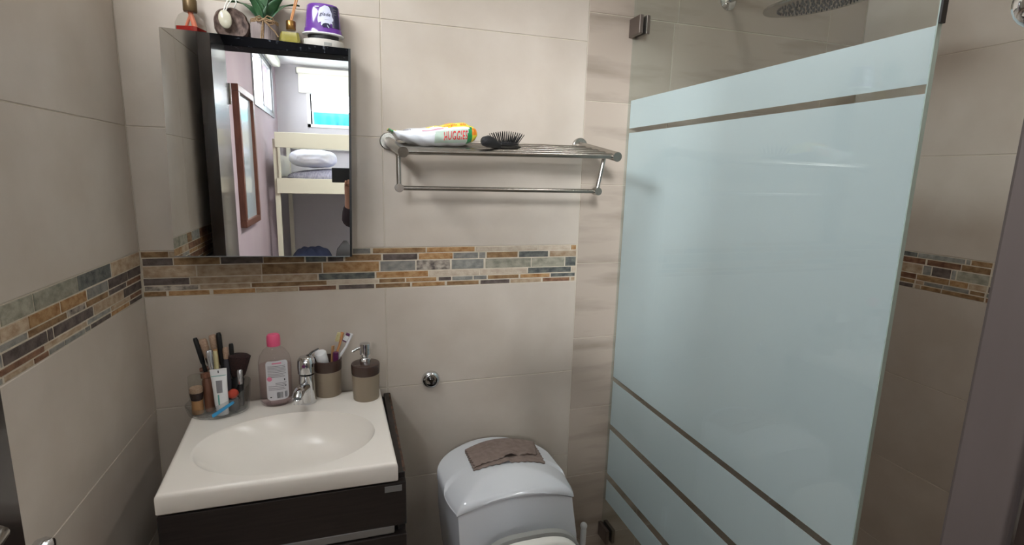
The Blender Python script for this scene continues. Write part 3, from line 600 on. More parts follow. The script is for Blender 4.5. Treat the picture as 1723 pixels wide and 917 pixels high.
t = thing('sponge_holder', 'small dark jar under the rust sponge in the tray', 'jar', (.2085, -.114, Zt)); b = MB(); b.lathe([(.011, 0), (.0125, .002), (.0125, .029), (.0115, .030)], n=24); b.build('jar_body', 'inkdark', t)
t = thing('kabuki_brush', 'flat brush under a clear cap at the left front of the tray', 'brush', (.1275, -.112, Zt), 'make-up brushes in the tray')
b = MB(); b.lathe([(.012, 0), (.0135, .002), (.0125, .03), (.0135, .036)], n=28); b.build('handle', 'tan', t)
b = MB(); b.lathe([(.0128, .036), (.0148, .05), (.0152, .056)], n=28); b.build('bristles', 'darkbr', t)
b = MB(); b.lathe([(.0152, .056), (.0154, .064), (.0135, .068)], n=28); b.build('bristle_tips', 'beige_br', t)
b = MB(); b.lathe([(.0164, .034), (.0166, .09), (.0162, .097), (.013, .0995), (.002, .1)], n=28, cap0=False); b.build('clear_cap', 'clearglass', t)
t = thing('cosmetic_tube', 'white cosmetic squeeze tube with a grey panel standing on its cap', 'tube', (.187, -.133, Zt))
mt = Matrix.Rotation(math.radians(-2.5), 4, 'Y') @ Matrix.Rotation(math.radians(-4), 4, 'X')
tb = [(.020, .0145, .0125), (.03, .0155, .0125), (.07, .0165, .009), (.095, .0178, .0045), (.104, .0186, .0016), (.116, .0188, .0014)]
def tube_pt(x, z, off=.0006):
    for (z0, a0, d0), (z1, a1, d1) in zip(tb, tb[1:]):
        if z <= z1: k = (z - z0) / (z1 - z0); a_, d_ = a0 + (a1 - a0) * k, d0 + (d1 - d0) * k; break
    xx = x * a_; return mt @ Vector((xx, -d_ * math.sqrt(max(0, 1 - x * x)) - off, z))
b = MB(); b.rings([[Vector((a_ * math.cos(2 * PI * i / 32), d_ * math.sin(2 * PI * i / 32), z)) for i in range(32)] for z, a_, d_ in tb]); b.xform(mt); b.build('tube', 'white', t)
b = MB(); b.lathe([(.0125, .0), (.0132, .0015), (.0135, .0205), (.012, .0215)], n=28, sy=.9); b.xform(mt); b.build('cap', 'white', t)
patch(tube_pt, -.9, .9, .0985, .1, 'teal_line', 'tealprint', t, 10, 1)
patch(tube_pt, -.07, .07, .106, .1125, 'dark_slot', 'inkdark', t, 2, 2)
patch(tube_pt, -.38, .42, .058, .088, 'grey_panel', 'ink', t, 6, 3)
patch(tube_pt, -.3, -.08, .028, .054, 'grey_panel', 'tealprint', t, 2, 3)
stick('nail_file', 'blue strip slanting low across the front of the make-up tray', 'nail file', (.168, -.1535, ZS + .012), (.216, -.149, ZS + .042), [(0, .005, 1, .004, 'strip', 0)], ['blue'], flat=.3)

# ------------------------------------------------------------------ capped valve on the wall
v = thing('wall_valve', 'round chrome shut-off valve rosette on the wall above the toilet', 'valve', (0.7225, 0, 0.8955))
b = MB(); b.lathe([(.0275, 0), (.0275, .004), (.025, .010), (.0195, .0145), (.0175, .0148), (.0165, .012), (.0155, .003)], (0, 0, 0), 36, (0, -1, 0), cap1=True); b.build('rosette', 'chrome', v)
b = MB(); b.lathe([(.007, .003), (.007, .014), (.005, .016)], (0, 0, 0), 8, (0, -1, 0)); b.box((-.0105, -.0085, -.002), (-.004, -.004, .003)); b.box((.004, -.009, -.001), (.0105, -.004, .0035)); b.box((-.002, -.012, -.0125), (.0035, -.004, -.006)); b.build('spindle', 'darkchrome', v)

# ------------------------------------------------------------------ toilet
tl = thing('toilet', 'white one-piece toilet with an arched tank lid', 'toilet', (0.893, -0.33, 0))
cx, cy = 0.893, -0.33
def Tm(x, y, z): return Vector((x - cx, y - cy, z))
def lidp(s, t):
    """lid plan: s in -1..1 across, t 0 (back) .. 1 (front); returns x, y"""
    hw = .172 - .014 * max(0, (t - .5) / .5) ** 2
    x = .889 + hw * s
    yb_ = -.052 - .125 * (1 - math.sqrt(max(0, 1 - abs(s) ** 2.3)))
    yf_ = -.352 - .006 * (1 - s * s)
    return x + .006 * (t - .5), yb_ + (yf_ - yb_) * t
def lid_top(s, t):
    q = max(0, 1 - s * s)
    zc = .688 + .052 * q ** .8 * (1 - .62 * (1 - t) ** 1.4) + .0 * t      # crown
    yr = .70 + .30 * abs(s) ** 1.6      # ridge line of the crescent
    if t > yr and yr < .995: zc -= (.030 * q) * ((t - yr) / (1 - yr)) ** 1.25
    if t > .5: zc -= .009 * abs(s) ** 4
    return zc
def seam(s, t): return .671 + .033 * max(0, 1 - s * s)
b = MB(); NS, NTT = 48, 40
Gt = []
def edge_round(s, t):
    e = min(1 - abs(s), t * 1.0, 1 - t); r = .035
    return 0 if e >= r else .010 * (1 - math.sqrt(max(0, 1 - (1 - e / r) ** 2)))
for i in range(NS + 1):
    s_ = math.sin((i / NS - .5) * PI); row = []
    for j in range(NTT + 1):
        tt = .5 - .5 * math.cos(PI * j / NTT); x, y = lidp(s_, tt); row.append(b.bm.verts.new(Tm(x, y, max(lid_top(s_, tt) - edge_round(s_, tt), seam(s_, tt) + .004))))
    Gt.append(row)
for i in range(NS):
    for j in range(NTT): b._f([Gt[i][j], Gt[i + 1][j], Gt[i + 1][j + 1], Gt[i][j + 1]])
per = [(i, 0) for i in range(NS)] + [(NS, j) for j in range(NTT)] + [(i, NTT) for i in range(NS, 0, -1)] + [(0, j) for j in range(NTT, 0, -1)]
low = []
for i, j in per:
    s_ = math.sin((i / NS - .5) * PI); tt = .5 - .5 * math.cos(PI * j / NTT); x, y = lidp(s_, tt); low.append(b.bm.verts.new(Tm(x, y, seam(s_, tt))))
for k, (i, j) in enumerate(per):
    i2, j2 = per[(k + 1) % len(per)]; b._f([Gt[i][j], Gt[i2][j2], low[(k + 1) % len(per)], low[k]])
bmesh.ops.remove_doubles(b.bm, verts=b.bm.verts, dist=.0004)
b.build('tank_lid', 'ceramic', tl, angle=65)
b = MB()   # tank: follows the lid outline just inside and flares downwards
rs = []
for z, gx, gy in ((.0, 1.0, 0), (-.02, 1.0, .004), (-.10, 1.02, .018), (-.20, 1.0, .03), (-.32, .92, .03)):
    ring_ = []
    for i, j in per[::2]:
        s_ = math.sin((i / NS - .5) * PI); tt = .5 - .5 * math.cos(PI * j / NTT); x, y = lidp(s_ * .975, .02 + tt * .965)
        ring_.append(Tm(.889 + (x - .889) * gx + (-z) * .06, y - gy * tt, (seam(s_, tt) - .0025 + z)))
    rs.append(ring_)
b.rings(rs); b.build('tank', 'ceramic', tl, angle=65)
b = MB()   # pedestal and bowl
def oval(hx, y0, y1, z, n=48): 
    return [Tm(.893 + hx * math.cos(2 * PI * i / n), (y0 + y1) / 2 + (y1 - y0) / 2 * math.sin(2 * PI * i / n) , z) for i in range(n)]
b.rings([oval(.105, -.60, -.12, 0.0), oval(.11, -.62, -.12, .06), oval(.12, -.66, -.13, .20), oval(.165, -.72, -.16, .33), oval(.183, -.745, -.20, .39), oval(.18, -.74, -.205, .40), oval(.14, -.70, -.26, .395), oval(.10, -.64, -.30, .30), oval(.04, -.52, -.36, .22)]); b.build('bowl', 'ceramic', tl, angle=65)
b = MB(); b.rings([oval(.184, -.748, -.235, .402), oval(.186, -.75, -.233, .412), oval(.182, -.745, -.236, .420), oval(.13, -.69, -.29, .420), oval(.126, -.685, -.295, .412), oval(.13, -.69, -.29, .402)], True, False, False); b.build('seat', 'seat', tl, angle=65)
# raised cover leaning on the tank
b = MB()
def cov(off, grow=0.0):
    r_ = []
    for i in range(49):
        a = PI * i / 48; ca, sa = math.cos(a), math.sin(a); xx = .132 * math.copysign(abs(ca) ** .62, ca) * (1 + grow); hh = .105 * abs(sa) ** .75 * (1 + grow)
        z = .545 + hh; r_.append(Tm(.896 + xx, -.452 + off + (.665 - z) * -.20, z))
    r_ += [Tm(.896 - .13, -.50 + off, .44), Tm(.896 + .13, -.50 + off, .44)]
    return r_
b.rings([cov(0.006, -.05), cov(.003, 0), cov(-.012, 0), cov(-.018, -.04)]); b.build('seat_cover', 'seat', tl, angle=50)
b = MB(); b.rings([cov(.008, .0), cov(.008, .05), cov(.024, .05), cov(.024, .0)]); b.build('grey_cover_band', 'gasket', tl, angle=50)  # grey band showing around the top of the raised cover
# cloth
cl = MB(); NX, NY = 60, 40
def lid_z(x, y):
    s_ = max(-.98, min(.98, (x - .889) / .168)); yb_ = lidp(s_, 0)[1]; yf_ = lidp(s_, 1)[1]; tt = min(1, max(0, (y - yb_) / (yf_ - yb_))); return max(lid_top(s_, tt) - edge_round(s_, tt), seam(s_, tt) + .004), y - yb_
C4 = [(.803, -.124), (.800, -.240), (1.004, -.236), (1.022, -.110)]     # back left, front left, front right, back right
def cl_pt(u, v, layer):
    p = [Vector(c) for c in C4]
    if layer == 0: p[2] += Vector((.004, -.010)); p[1] += Vector((.002, -.006))
    else:
        p[2] += Vector((-.006, .034)); p[1] += Vector((.006, .002))
    q = (p[0] * (1 - u) + p[3] * u) * (1 - v) + (p[1] * (1 - u) + p[2] * u) * v
    sc = .0022 * math.sin(u * 70) * (v > .97) ; q.y += sc - .016 * math.sin(PI * u) * (v - .5) * (-1 if v < .3 else .3) + .035 * math.sin(PI * u) * (1 - v)
    q.x += .0018 * math.sin(v * 50) * (u < .02 or u > .98)
    z, over = lid_z(q.x, q.y)
    h = .0022 + .0042 * layer + .0012 * math.sin(u * 11 + v * 5) * math.sin(v * 7) + .0008
    if layer == 1: h += .010 * max(0, 1 - ((u - .56) / .12) ** 2) * v ** 5 + .002 * math.sin(u * 17) * v ** 4
    else: h += .006 * max(0, 1 - ((u - .45) / .07) ** 2) * v ** 6
    return Vector((q.x - .91, q.y + .17, z + h - .70))
ct = thing('folded_cloth', 'folded grey-brown cleaning cloth lying on the toilet tank lid', 'cloth', (.91, -.17, .70))
for layer in (0, 1):
    b = MB(); b.grid(lambda u, v: cl_pt(u, v, layer), NX, NY); b.build('cloth_layer', 'cloth', ct, angle=80, solid=.003)
# toilet brush
tbh = thing('toilet_brush', 'white handled toilet brush standing between the toilet and shower glass', 'toilet brush', (1.185, -0.155, 0))
b = MB(); b.lathe([(.045, 0), (.047, .004), (.04, .14), (.038, .15), (.034, .15)], n=28); b.build('holder', 'white', tbh)
b = MB(); b.tube([(0, 0, .03), (0, 0, .13), (0, 0, .40), (0, 0, .418)], [.006, .007, .0095, .008], 16); b.ball((0, 0, .418), .0115, 16, 10); b.build('handle', 'white', tbh)
# ------------------------------------------------------------------ mirror cabinet and the things on top of it
TILT = math.radians(1.25)
mc = thing('mirror_cabinet', 'mirror fronted cabinet on the wall above the basin', 'mirror cabinet', (0.0955, 0, 1.2965), rot=(0, TILT, 0))
MT = Matrix.Translation((0.0955, 0, 1.2965)) @ Matrix.Rotation(TILT, 4, 'Y')
b = MB(); b.box((.004, -.062, .006), (.404, -.001, .5135), .001); b.build('cabinet_body', 'black', mc)
b = MB(); b.mi = 0; b.box((0, -.068, 0), (.4095, -.0625, .5195)); b.build('door_backing', 'black', mc)
b = MB(); b.box((.0005, -.0702, .0015), (.4045, -.0682, .519)); b.build('mirror_glass', 'mirror', mc)
b = MB(); b.box((.4046, -.0712, 0.0), (.410, -.0682, .519)); b.build('side_edge', 'black', mc)
b = MB(); b.box((.0005, -.0706, -.0008), (.4045, -.0682, .0014)); b.build('bottom_edge', 'alu', mc)
def top(x): return 1.2965 + .5147 - (x - .0955) * math.tan(TILT)
def onTop(name, label, cat, x, y, group=None, rz=0.0): return thing(name, label, cat, (x, y, top(x)), group, (0, TILT, rz))
# red reed diffuser
t = onTop('reed_diffuser', 'square glass reed diffuser with red oil and two red tinted reeds', 'diffuser', .163, -.034, 'reed diffusers on the mirror cabinet', math.radians(-18))
def sq(h, z, bev=.22):
    o = []
    for sx_, sy_ in ((1, 1), (-1, 1), (-1, -1), (1, -1)):
        c = [(sx_ * h, sy_ * h * (1 - bev)), (sx_ * h * (1 - bev), sy_ * h)]
        if sx_ * sy_ < 0: c = c[::-1]
        o += [Vector((x, y, z)) for x, y in c]
    return o
b = MB(); b.rings([sq(.0255, 0), sq(.026, .003), sq(.0255, .024), sq(.019, .042), sq(.012, .051, .5), sq(.0115, .056, .5)]); b.build('bottle_body', 'clearglass', t)
b = MB(); b.rings([sq(.0245, .002), sq(.0245, .0165)]); b.build('oil', 'redliq', t)
b = MB(); b.lathe([(.0135, .052), (.0145, .054), (.0145, .078), (.013, .080), (.004, .0805)], n=24); b.build('collar', 'bronze', t)
for x0, x1 in ((-.013, .004), (.010, -.001)):
    b = MB(); b.tube([(x0, 0, .0166), (x1, 0, .055)], .0032 if x0 < 0 else .0055, 8); b.build('reed', 'reedred', t)
for x1 in (.012, -.004):
    b = MB(); b.tube([(0, 0, .08), (x1, 0, .20)], .0016, 8); b.build('reed', 'reed', t)
# bark ring ornament
t = onTop('bark_ornament', 'round dark bark ornament with an ivory oval pendant hanging in front', 'ornament', .2475, -.03, None, math.radians(6))
b = MB(); rs = []; rr = random.Random(2); NN = 40
wob = [1 + .035 * rr.uniform(-1, 1) for _ in range(NN)]
def orn(r, y): return [Vector((r * 1.02 * wob[i] * math.cos(2 * PI * i / NN), y, .036 + r * wob[i] * math.sin(2 * PI * i / NN))) for i in range(NN)]
b.rings([orn(.0365, .020), orn(.0385, .008), orn(.0375, -.004), orn(.034, -.010), orn(.026, -.006), orn(.012, -.003), orn(.002, -.002)]); 
for vv in b.bm.verts: vv.co.z = max(vv.co.z, .0)
b.build('bark_disc', 'wood_orn', t, angle=60)
b = MB(); b.ball((-.012, -.018, .0425), 1, 28, 16, (.0142, .0055, .0205), Matrix.Rotation(math.radians(-6), 4, 'Y')); b.build('pendant', 'ivory', t)
b = MB()
b.tube([(-.014, -.020, .061), (-.010, -.017, .075), (-.004, -.012, .09), (.002, -.006, .105), (.004, .0, .12)], .0013, 8); b.tube([(-.010, -.018, .062), (-.004, -.016, .076), (.004, -.01, .092), (.006, -.004, .11), (.004, .0, .12)], .0013, 8)
b.tube([(.004, 0, .069), (.012, -.006, .085), (.008, -.004, .10), (.004, .0, .12)], .0016, 8); b.build('cords', 'cord', t)
# plant
t = onTop('potted_plant', 'dark green plant in a jar wrapped in grey cloth with a twine bow', 'plant', .3195, -.034)
b = MB(); NN = 48
def pot(r, z): return [Vector(((r + .0009 * math.sin(9 * 2 * PI * i / NN + z * 30)) * math.cos(2 * PI * i / NN), (r + .0009 * math.sin(9 * 2 * PI * i / NN)) * math.sin(2 * PI * i / NN), z)) for i in range(NN)]
b.rings([pot(.029, 0), pot(.031, .002), pot(.0315, .03), pot(.0305, .043), pot(.0285, .0465), pot(.0270, .0465), pot(.026, .030)]); b.build('wrapped_jar', 'fabric', t)
b = MB()
for dz in (.0445, .0475, .0505): b.tube([(.0292 * math.cos(a), .0292 * math.sin(a), dz) for a in [2 * PI * i / 36 for i in range(37)]], .0019, 8, False)
def lp(pts): b.tube(pts, .0015, 8)
K = Vector((.001, -.0315, .0475))
for dx, dz in ((.024, .004), (.022, -.003), (-.016, .002)):
    lp([K, K + Vector((dx * .4, -.004, dz + .005)), K + Vector((dx * .9, -.003, dz + .002)), K + Vector((dx, -.001, dz - .004)), K + Vector((dx * .6, -.003, dz - .007)), K])
for dx, ln in ((-.006, .046), (-.001, .040), (.032, .034)):
    lp([K, K + Vector((dx * .4, -.002, -ln * .35)), K + Vector((dx * .8, .0006, -ln * .7)), K + Vector((dx, .0008, -ln))])
b.ball(K, .0032, 12, 8); b.build('twine_bow', 'jute', t)
rr = random.Random(11)
for i in range(10):
    a = i * 2.4; tilt = .25 + .75 * (i / 10); L = .092 + .02 * rr.random(); wd = .0135 + .003 * rr.random(); b = MB()
    d_ = Vector((math.cos(a), math.sin(a) * .35, 0))
    sd = Vector((-math.sin(a), math.cos(a) * .35, 0)).normalized()
    def lfp(u, v, d_=d_, sd=sd, tilt=tilt, L=L, wd=wd):
        p = d_ * (math.sin(tilt * (.5 + .5 * u)) * L * u) + Vector((0, 0, .040 + math.cos(tilt * (.4 + .8 * u)) * L * u))
        wv = wd * (math.sin(PI * min(1, u ** .8 * .96 + .04)) ** .8) * (v - .5) * 2; return p + sd * wv + Vector((0, 0, abs(v - .5) * .006))
    b.grid(lfp, 10, 4); b.build('leaf', 'leaf', t, solid=.0008)
# yellow reed diffuser
t = onTop('reed_diffuser', 'small glass reed diffuser with olive yellow oil and gold collar', 'diffuser', .3785, -.036, 'reed diffusers on the mirror cabinet', math.radians(-6))
b = MB(); b.rings([sq(.0243, 0), sq(.0248, .002), sq(.0240, .018), sq(.0210, .031), sq(.012, .0345, .5), sq(.0095, .037, .5), sq(.0095, .040, .5)]); b.build('bottle_body', 'clearglass', t)
b = MB(); b.rings([sq(.0236, .002), sq(.0228, .018), sq(.0197, .0300)]); b.build('oil', 'yellowliq', t)
b = MB(); b.lathe([(.0105, .039), (.0112, .040), (.0112, .058), (.010, .0595), (.004, .0595)], n=24); b.build('collar', 'gold', t)
for x0, x1 in ((-.001, .030), (.002, .036)):
    b = MB(); b.tube([(x0, 0, .0595), (x1, 0, .18)], .0017, 8); b.build('reed', 'reed', t)
# air freshener
t = onTop('air_freshener', 'purple tapered air freshener raised on a grey base', 'air freshener', .4525, -.035, None, math.radians(-3))
SY = .66
b = MB(); b.lathe([(.046, 0), (.0475, .003), (.0488, .018), (.0480, .0215), (.044, .0225)], n=48, sy=SY); b.build('base', 'greyplastic', t)
b = MB(); b.lathe([(.036, .0225), (.037, .034)], n=40, sy=SY); b.build('core', 'black', t)
b = MB(); b.lathe([(.0470, .0335), (.0490, .0345), (.0490, .0365), (.046, .0380)], n=48, sy=SY); b.build('white_rim', 'white', t)
prof = [(.0452, .0380), (.0440, .048), (.0425, .0495), (.039, .085), (.0375, .100), (.034, .104), (.01, .105)]
b = MB(); b.lathe(prof, n=56, sy=SY); b.build('cover', 'purple', t)
def fr(x, z, off=.0006):
    for (r0, z0), (r1, z1) in zip(prof, prof[1:]):
        if z <= z1: r = r0 + (r1 - r0) * (z - z0) / (z1 - z0); break
    a = -PI / 2 + x / .042; return Vector(((r + off) * math.cos(a), (r * SY + off) * math.sin(a), z))
def blob(cxx, czz, rx, rz, name, mat, off, jag=0.0, seed=1):
    rj = random.Random(seed); b = MB(); n_ = 40; js = [1 + jag * rj.uniform(-1, 1) * (1 if math.sin(2 * PI * i / n_) < 0 else .25) for i in range(n_)]
    b.rings([[fr(cxx + rx * k * js[i] * math.cos(2 * PI * i / n_), czz + rz * k * js[i] * math.sin(2 * PI * i / n_), off) for i in range(n_)] for k in (.02, .35, .7, 1)], True, True, False); return b.build(name, mat, t)
b = MB(); b.grid(lambda u, v: fr(.024 + .026 * u - .008 * v * (1 - u), .050 + .050 * v, .0005), 10, 8); b.build('navy_panel', 'navy', t)
blob(.008, .075, .0175, .0245, 'pale_splash', 'lilac', .0009, .22, 4)
blob(.010, .0535, .0095, .0055, 'navy_flower', 'navy', .0012, .3, 6)
text_print('glade', .0120, lambda x, y: fr(.0070 + x * .92, .079 + y - x * .02, .0014), 'printed_name', 'navy', t, shear=.35, bold=.0001)
patch(lambda x, z: fr(x, z, .0012), .006, .016, .0665, .0672, 'small_print', 'ink', t, 6, 1)
patch(lambda x, z: fr(x, z, .0012), -.0185, -.008, .094, .0962, 'small_print', 'lilac', t, 6, 1)
for k, (xa, xb_) in enumerate(((.029, .041), (.030, .038), (.031, .039))): patch(lambda x, z: fr(x, z, .0012), xa, xb_, .092 - .0055 * k, .0935 - .0055 * k, 'small_print', 'ink', t, 4, 1)
b = MB()
def bs(x, z): a = -PI / 2 + x / .0485; return Vector((.0491 * math.cos(a), .0491 * SY * math.sin(a), z))
b.grid(lambda u, v: bs(.004 + .018 * u, .007 + .007 * v), 8, 2); b.build('slot', 'gasket', t)

# ------------------------------------------------------------------ the bedroom behind the doorway (seen in the mirror)
XL = -.095; YB = -4.05; XR = 2.9; YD = YF - .12; ZB = 2.45
SW = (-3.78, -2.72, 1.945, 2.40); FW = (.165, 1.5, 1.905, 2.235)
wl = MB()
for lo, hi in (((-.2, YB, 0), (XL, YD, SW[2])), ((-.2, YB, SW[3]), (XL, YD, ZB)), ((-.2, YB, SW[2]), (XL, SW[0], SW[3])), ((-.2, SW[1], SW[2]), (XL, YD, SW[3]))): wl.box(lo, hi)
struct(wl.build('wall_bedroom_left', 'pink_wall'))
wl = MB()
for lo, hi in (((-.2, YB - .1, 0), (XR, YB, FW[2])), ((-.2, YB - .1, FW[3]), (XR, YB, ZB)), ((-.2, YB - .1, FW[2]), (FW[0], YB, FW[3])), ((FW[1], YB - .1, FW[2]), (XR, YB, FW[3]))): wl.box(lo, hi)
struct(wl.build('wall_bedroom_far', 'white_wall'))
slab('wall_bedroom_right', (XR, YB - .1, 0), (XR + .1, YD, ZB), 'white_wall')
slab('wall_bedroom_near', (W + .1, YD - .1, 0), (XR + .1, YD, ZB), 'white_wall')
slab('ceiling_bedroom', (-.2, YB - .1, ZB), (XR + .1, YD, ZB + .1), 'ceil')
slab('floor_bedroom', (-.2, YB - .1, -.1), (XR + .1, YD, 0), 'floor')
wn = root('window_2'); b = MB(); x0, x1 = -.125, -.085
def fr4(b, y0, y1, z0, z1, t):
    for lo, hi in (((x0, y0, z0), (x1, y1, z0 + t)), ((x0, y0, z1 - t), (x1, y1, z1)), ((x0, y0, z0 + t), (x1, y0 + t, z1 - t)), ((x0, y1 - t, z0 + t), (x1, y1, z1 - t))): b.box(lo, hi)
fr4(b, SW[0], SW[1], SW[2], SW[3], .03); b.build('window_frame', 'alu', wn)
for y0, y1 in ((SW[0] + .03, -3.24), (-3.27, SW[1] - .03)):
    x0, x1 = -.117, -.098; b = MB(); fr4(b, y0, y1, SW[2] + .03, SW[3] - .03, .028); b.build('sash', 'alu', wn)
    b = MB(); b.box((-.110, y0 + .028, SW[2] + .058), (-.107, y1 - .028, SW[3] - .058)); b.build('pane', 'winglass', wn)
wn = root('window_3'); b = MB(); t_ = .028
for lo, hi in (((FW[0], YB - .07, FW[2]), (FW[1], YB + .012, FW[2] + t_)), ((FW[0], YB - .07, FW[3] - t_), (FW[1], YB + .012, FW[3])), ((FW[0], YB - .07, FW[2]), (FW[0] + t_, YB + .012, FW[3])), ((FW[1] - t_, YB - .07, FW[2]), (FW[1], YB + .012, FW[3])), ((.84, YB - .06, FW[2] + t_), (.87, YB - .03, FW[3] - t_))): b.box(lo, hi)
b.build('window_frame', 'winwhite', wn)
b = MB(); b.box((FW[0] + t_, YB - .052, FW[2] + t_), (FW[0] + t_ + .012, YB - .03, FW[3] - t_)); b.build('dark_gasket', 'seal', wn)
b = MB(); b.box((FW[0] + t_ + .012, YB - .044, FW[2] + t_), (FW[1] - t_, YB - .041, FW[3] - t_)); b.build('pane', 'winglass', wn)
b = MB(); b.grid(lambda u, v: Vector((FW[0] + .05 + 1.25 * u, YB - .085 + .012 * math.sin(u * 95) * (1.2 - v), FW[2] - .02 + .165 * v)), 220, 4)
o = b.build('cafe_curtain', 'teal', None, solid=.002); tag(o, 'turquoise curtain across the lower half of the far bedroom window', 'curtain')
t = thing('roller_blind', 'cream roller blind rolled high above the far bedroom window', 'blind', (.09, YB, 2.22), 'bedroom roller blinds')
b = MB(); b.box((0, .012, .155), (1.5, .075, .205), .012); b.build('cassette', 'blind', t); b = MB(); b.box((.012, .03, 0.0), (1.49, .033, .156)); b.build('fabric', 'blind', t); b = MB(); b.box((.012, .026, -.012), (1.49, .037, .002), .002); b.build('bottom_bar', 'blind', t); b = MB(); b.box((-.006, .02, .15), (-.0005, .068, .2)); b.build('end_cap', 'gasket', t)
t = thing('roller_blind', 'cream roller blind cassette above the side bedroom window', 'blind', (XL, -3.85, 2.38), 'bedroom roller blinds')
b = MB(); b.box((.004, 0, .005), (.07, 1.2, .065), .012); b.build('cassette', 'blind', t)
lm = thing('bedroom_fill_light', 'added round white fill light at the bedroom ceiling, unseen above the doorway view', 'fill light', (1.0, -1.82, ZB))  # unseen fixture added to brighten the bunk bed and the lower bathroom
b = MB(); b.lathe([(.22, -.001), (.225, -.02), (.21, -.03), (.2, -.031)], n=36, cap1=False); b.build('fill_light_ring', 'white', lm)
ld = bpy.data.lights.new('bedroom_fill_lamp', 'AREA'); ld.shape = 'DISK'; ld.size = .38; ld.energy = 32.0; ld.color = (1.0, .985, .965)
lo_ = bpy.data.objects.new('bedroom_fill_lamp', ld); COL.objects.link(lo_); lo_.location = (1.0, -1.82, ZB - .035)
# framed picture on the mauve wall
t = thing('framed_picture', 'tall brown framed glazed picture on the mauve bedroom wall', 'picture', (XL, -2.245, 1.17))
for lo, hi in (((.0, -.26, 0), (.035, .26, .04)), ((.0, -.26, .76), (.035, .26, .80)), ((.0, -.26, .04), (.035, -.22, .76)), ((.0, .22, .04), (.035, .26, .76))):
    b = MB(); b.box(lo, hi, .003); b.build('frame_rail', 'frameW', t)
b = MB(); b.box((.0, -.22, .04), (.012, .22, .76)); b.build('backing', 'white_wall', t)
b = MB(); b.box((.013, -.22, .04), (.016, .22, .76)); b.build('glazing', M('painted_pane_reflection', (190, 204, 210), .2, spec=.8, coat=.6), t)  # window reflection painted into the pane as a pale bluish colour
# bunk bed
BY = -3.05; bx = -.03
t = thing('bunk_bed', 'cream painted bunk bed with a guard rail against the far wall', 'bed', (bx, BY, 0))
for x in (0, 1.95):
    for y in (0, -.93):
        b = MB(); b.box((x, y - .04, 0), (x + .036, y, 1.735 if y == 0 else 1.80), .003); b.build('post', 'bed', t)
for nm, z0, z1, y in (('guard_rail', 1.672, 1.785, .0), ('side_rail', 1.328, 1.443, 0), ('side_rail', .30, .42, 0), ('side_rail', 1.328, 1.443, -.955), ('side_rail', .30, .42, -.955), ('guard_rail', 1.70, 1.82, -.955)):
    b = MB(); b.box((.018, y + .0005, z0), (1.97, y + .022, z1), .003); b.build(nm, 'bed', t)
b = MB(); b.box((.037, .0008, 1.443), (.052, .021, 1.672)); b.build('rail_bracket', 'bed', t)
for z in (1.36, .36):
    b = MB(); b.box((.036, -.93, z - .02), (1.95, -.002, z)); b.build('slat_base', 'bed', t)
for x in (0.002, 1.955):
    b = MB(); b.box((x, -.89, 1.45), (x + .03, -.04, 1.62)); b.build('end_panel', 'bed', t)
def soft(name, label, cat, loc, sx, sy, sz, mat, group=None, wr=.0, part=None, seed=0):
    b = MB(); rr = random.Random(seed); ph = [rr.uniform(0, 6) for _ in range(6)]
    b.ball((0, 0, 0), 1, 48, 28)
    for v_ in b.bm.verts:
        c = v_.co; e = .55
        c.x, c.y, c.z = [math.copysign(abs(k) ** e2, k) for k, e2 in ((c.x, .6), (c.y, .6), (c.z, .85))]
        f = 1 + wr * (math.sin(c.x * 9 + ph[0] + c.y * 4) * math.sin(c.z * 5 + ph[1]) + .6 * math.sin(c.x * 17 + c.z * 13 + ph[2]))
        c.x *= sx; c.y *= sy * f; c.z = c.z * sz * f + sz
    o = b.build(name, mat, None, loc, 80); tag(o, label, cat, group); return o
soft('mattress', 'upper bunk mattress under a wrinkled lavender grey sheet', 'mattress', (bx + 1.0, BY - .475, 1.361), .945, .44, .086, 'sheet', None, .01, seed=3)
soft('pillow', 'plump white pillow on the upper bunk', 'pillow', (bx + .27, BY - .34, 1.53), .185, .26, .072, 'linen', None, .03, seed=4)
soft('mattress', 'lower bunk mattress beneath the blue blanket', 'mattress', (bx + 1.0, BY - .475, .361), .945, .44, .09, 'sheet', None, .01, seed=5)
soft('blanket', 'heaped dark blue blanket on the lower bunk', 'blanket', (bx + .225, BY - .35, .54), .17, .30, .155, 'bluebl', None, .05, seed=6)
b = MB(); b.rings([[Vector((x * k, y * k, z)) for x, y in ((-.09, -.09), (.09, -.09), (.09, .09), (-.09, .09))] for z, k in ((0, 1.0), (.2, 1.05), (.32, .75), (.395, .15))]); o = b.build('backpack', 'seal', None, (bx + .50, BY - .14, .541), 50); tag(o, 'dark pointed bag standing on the lower bunk right of the blanket', 'bag')

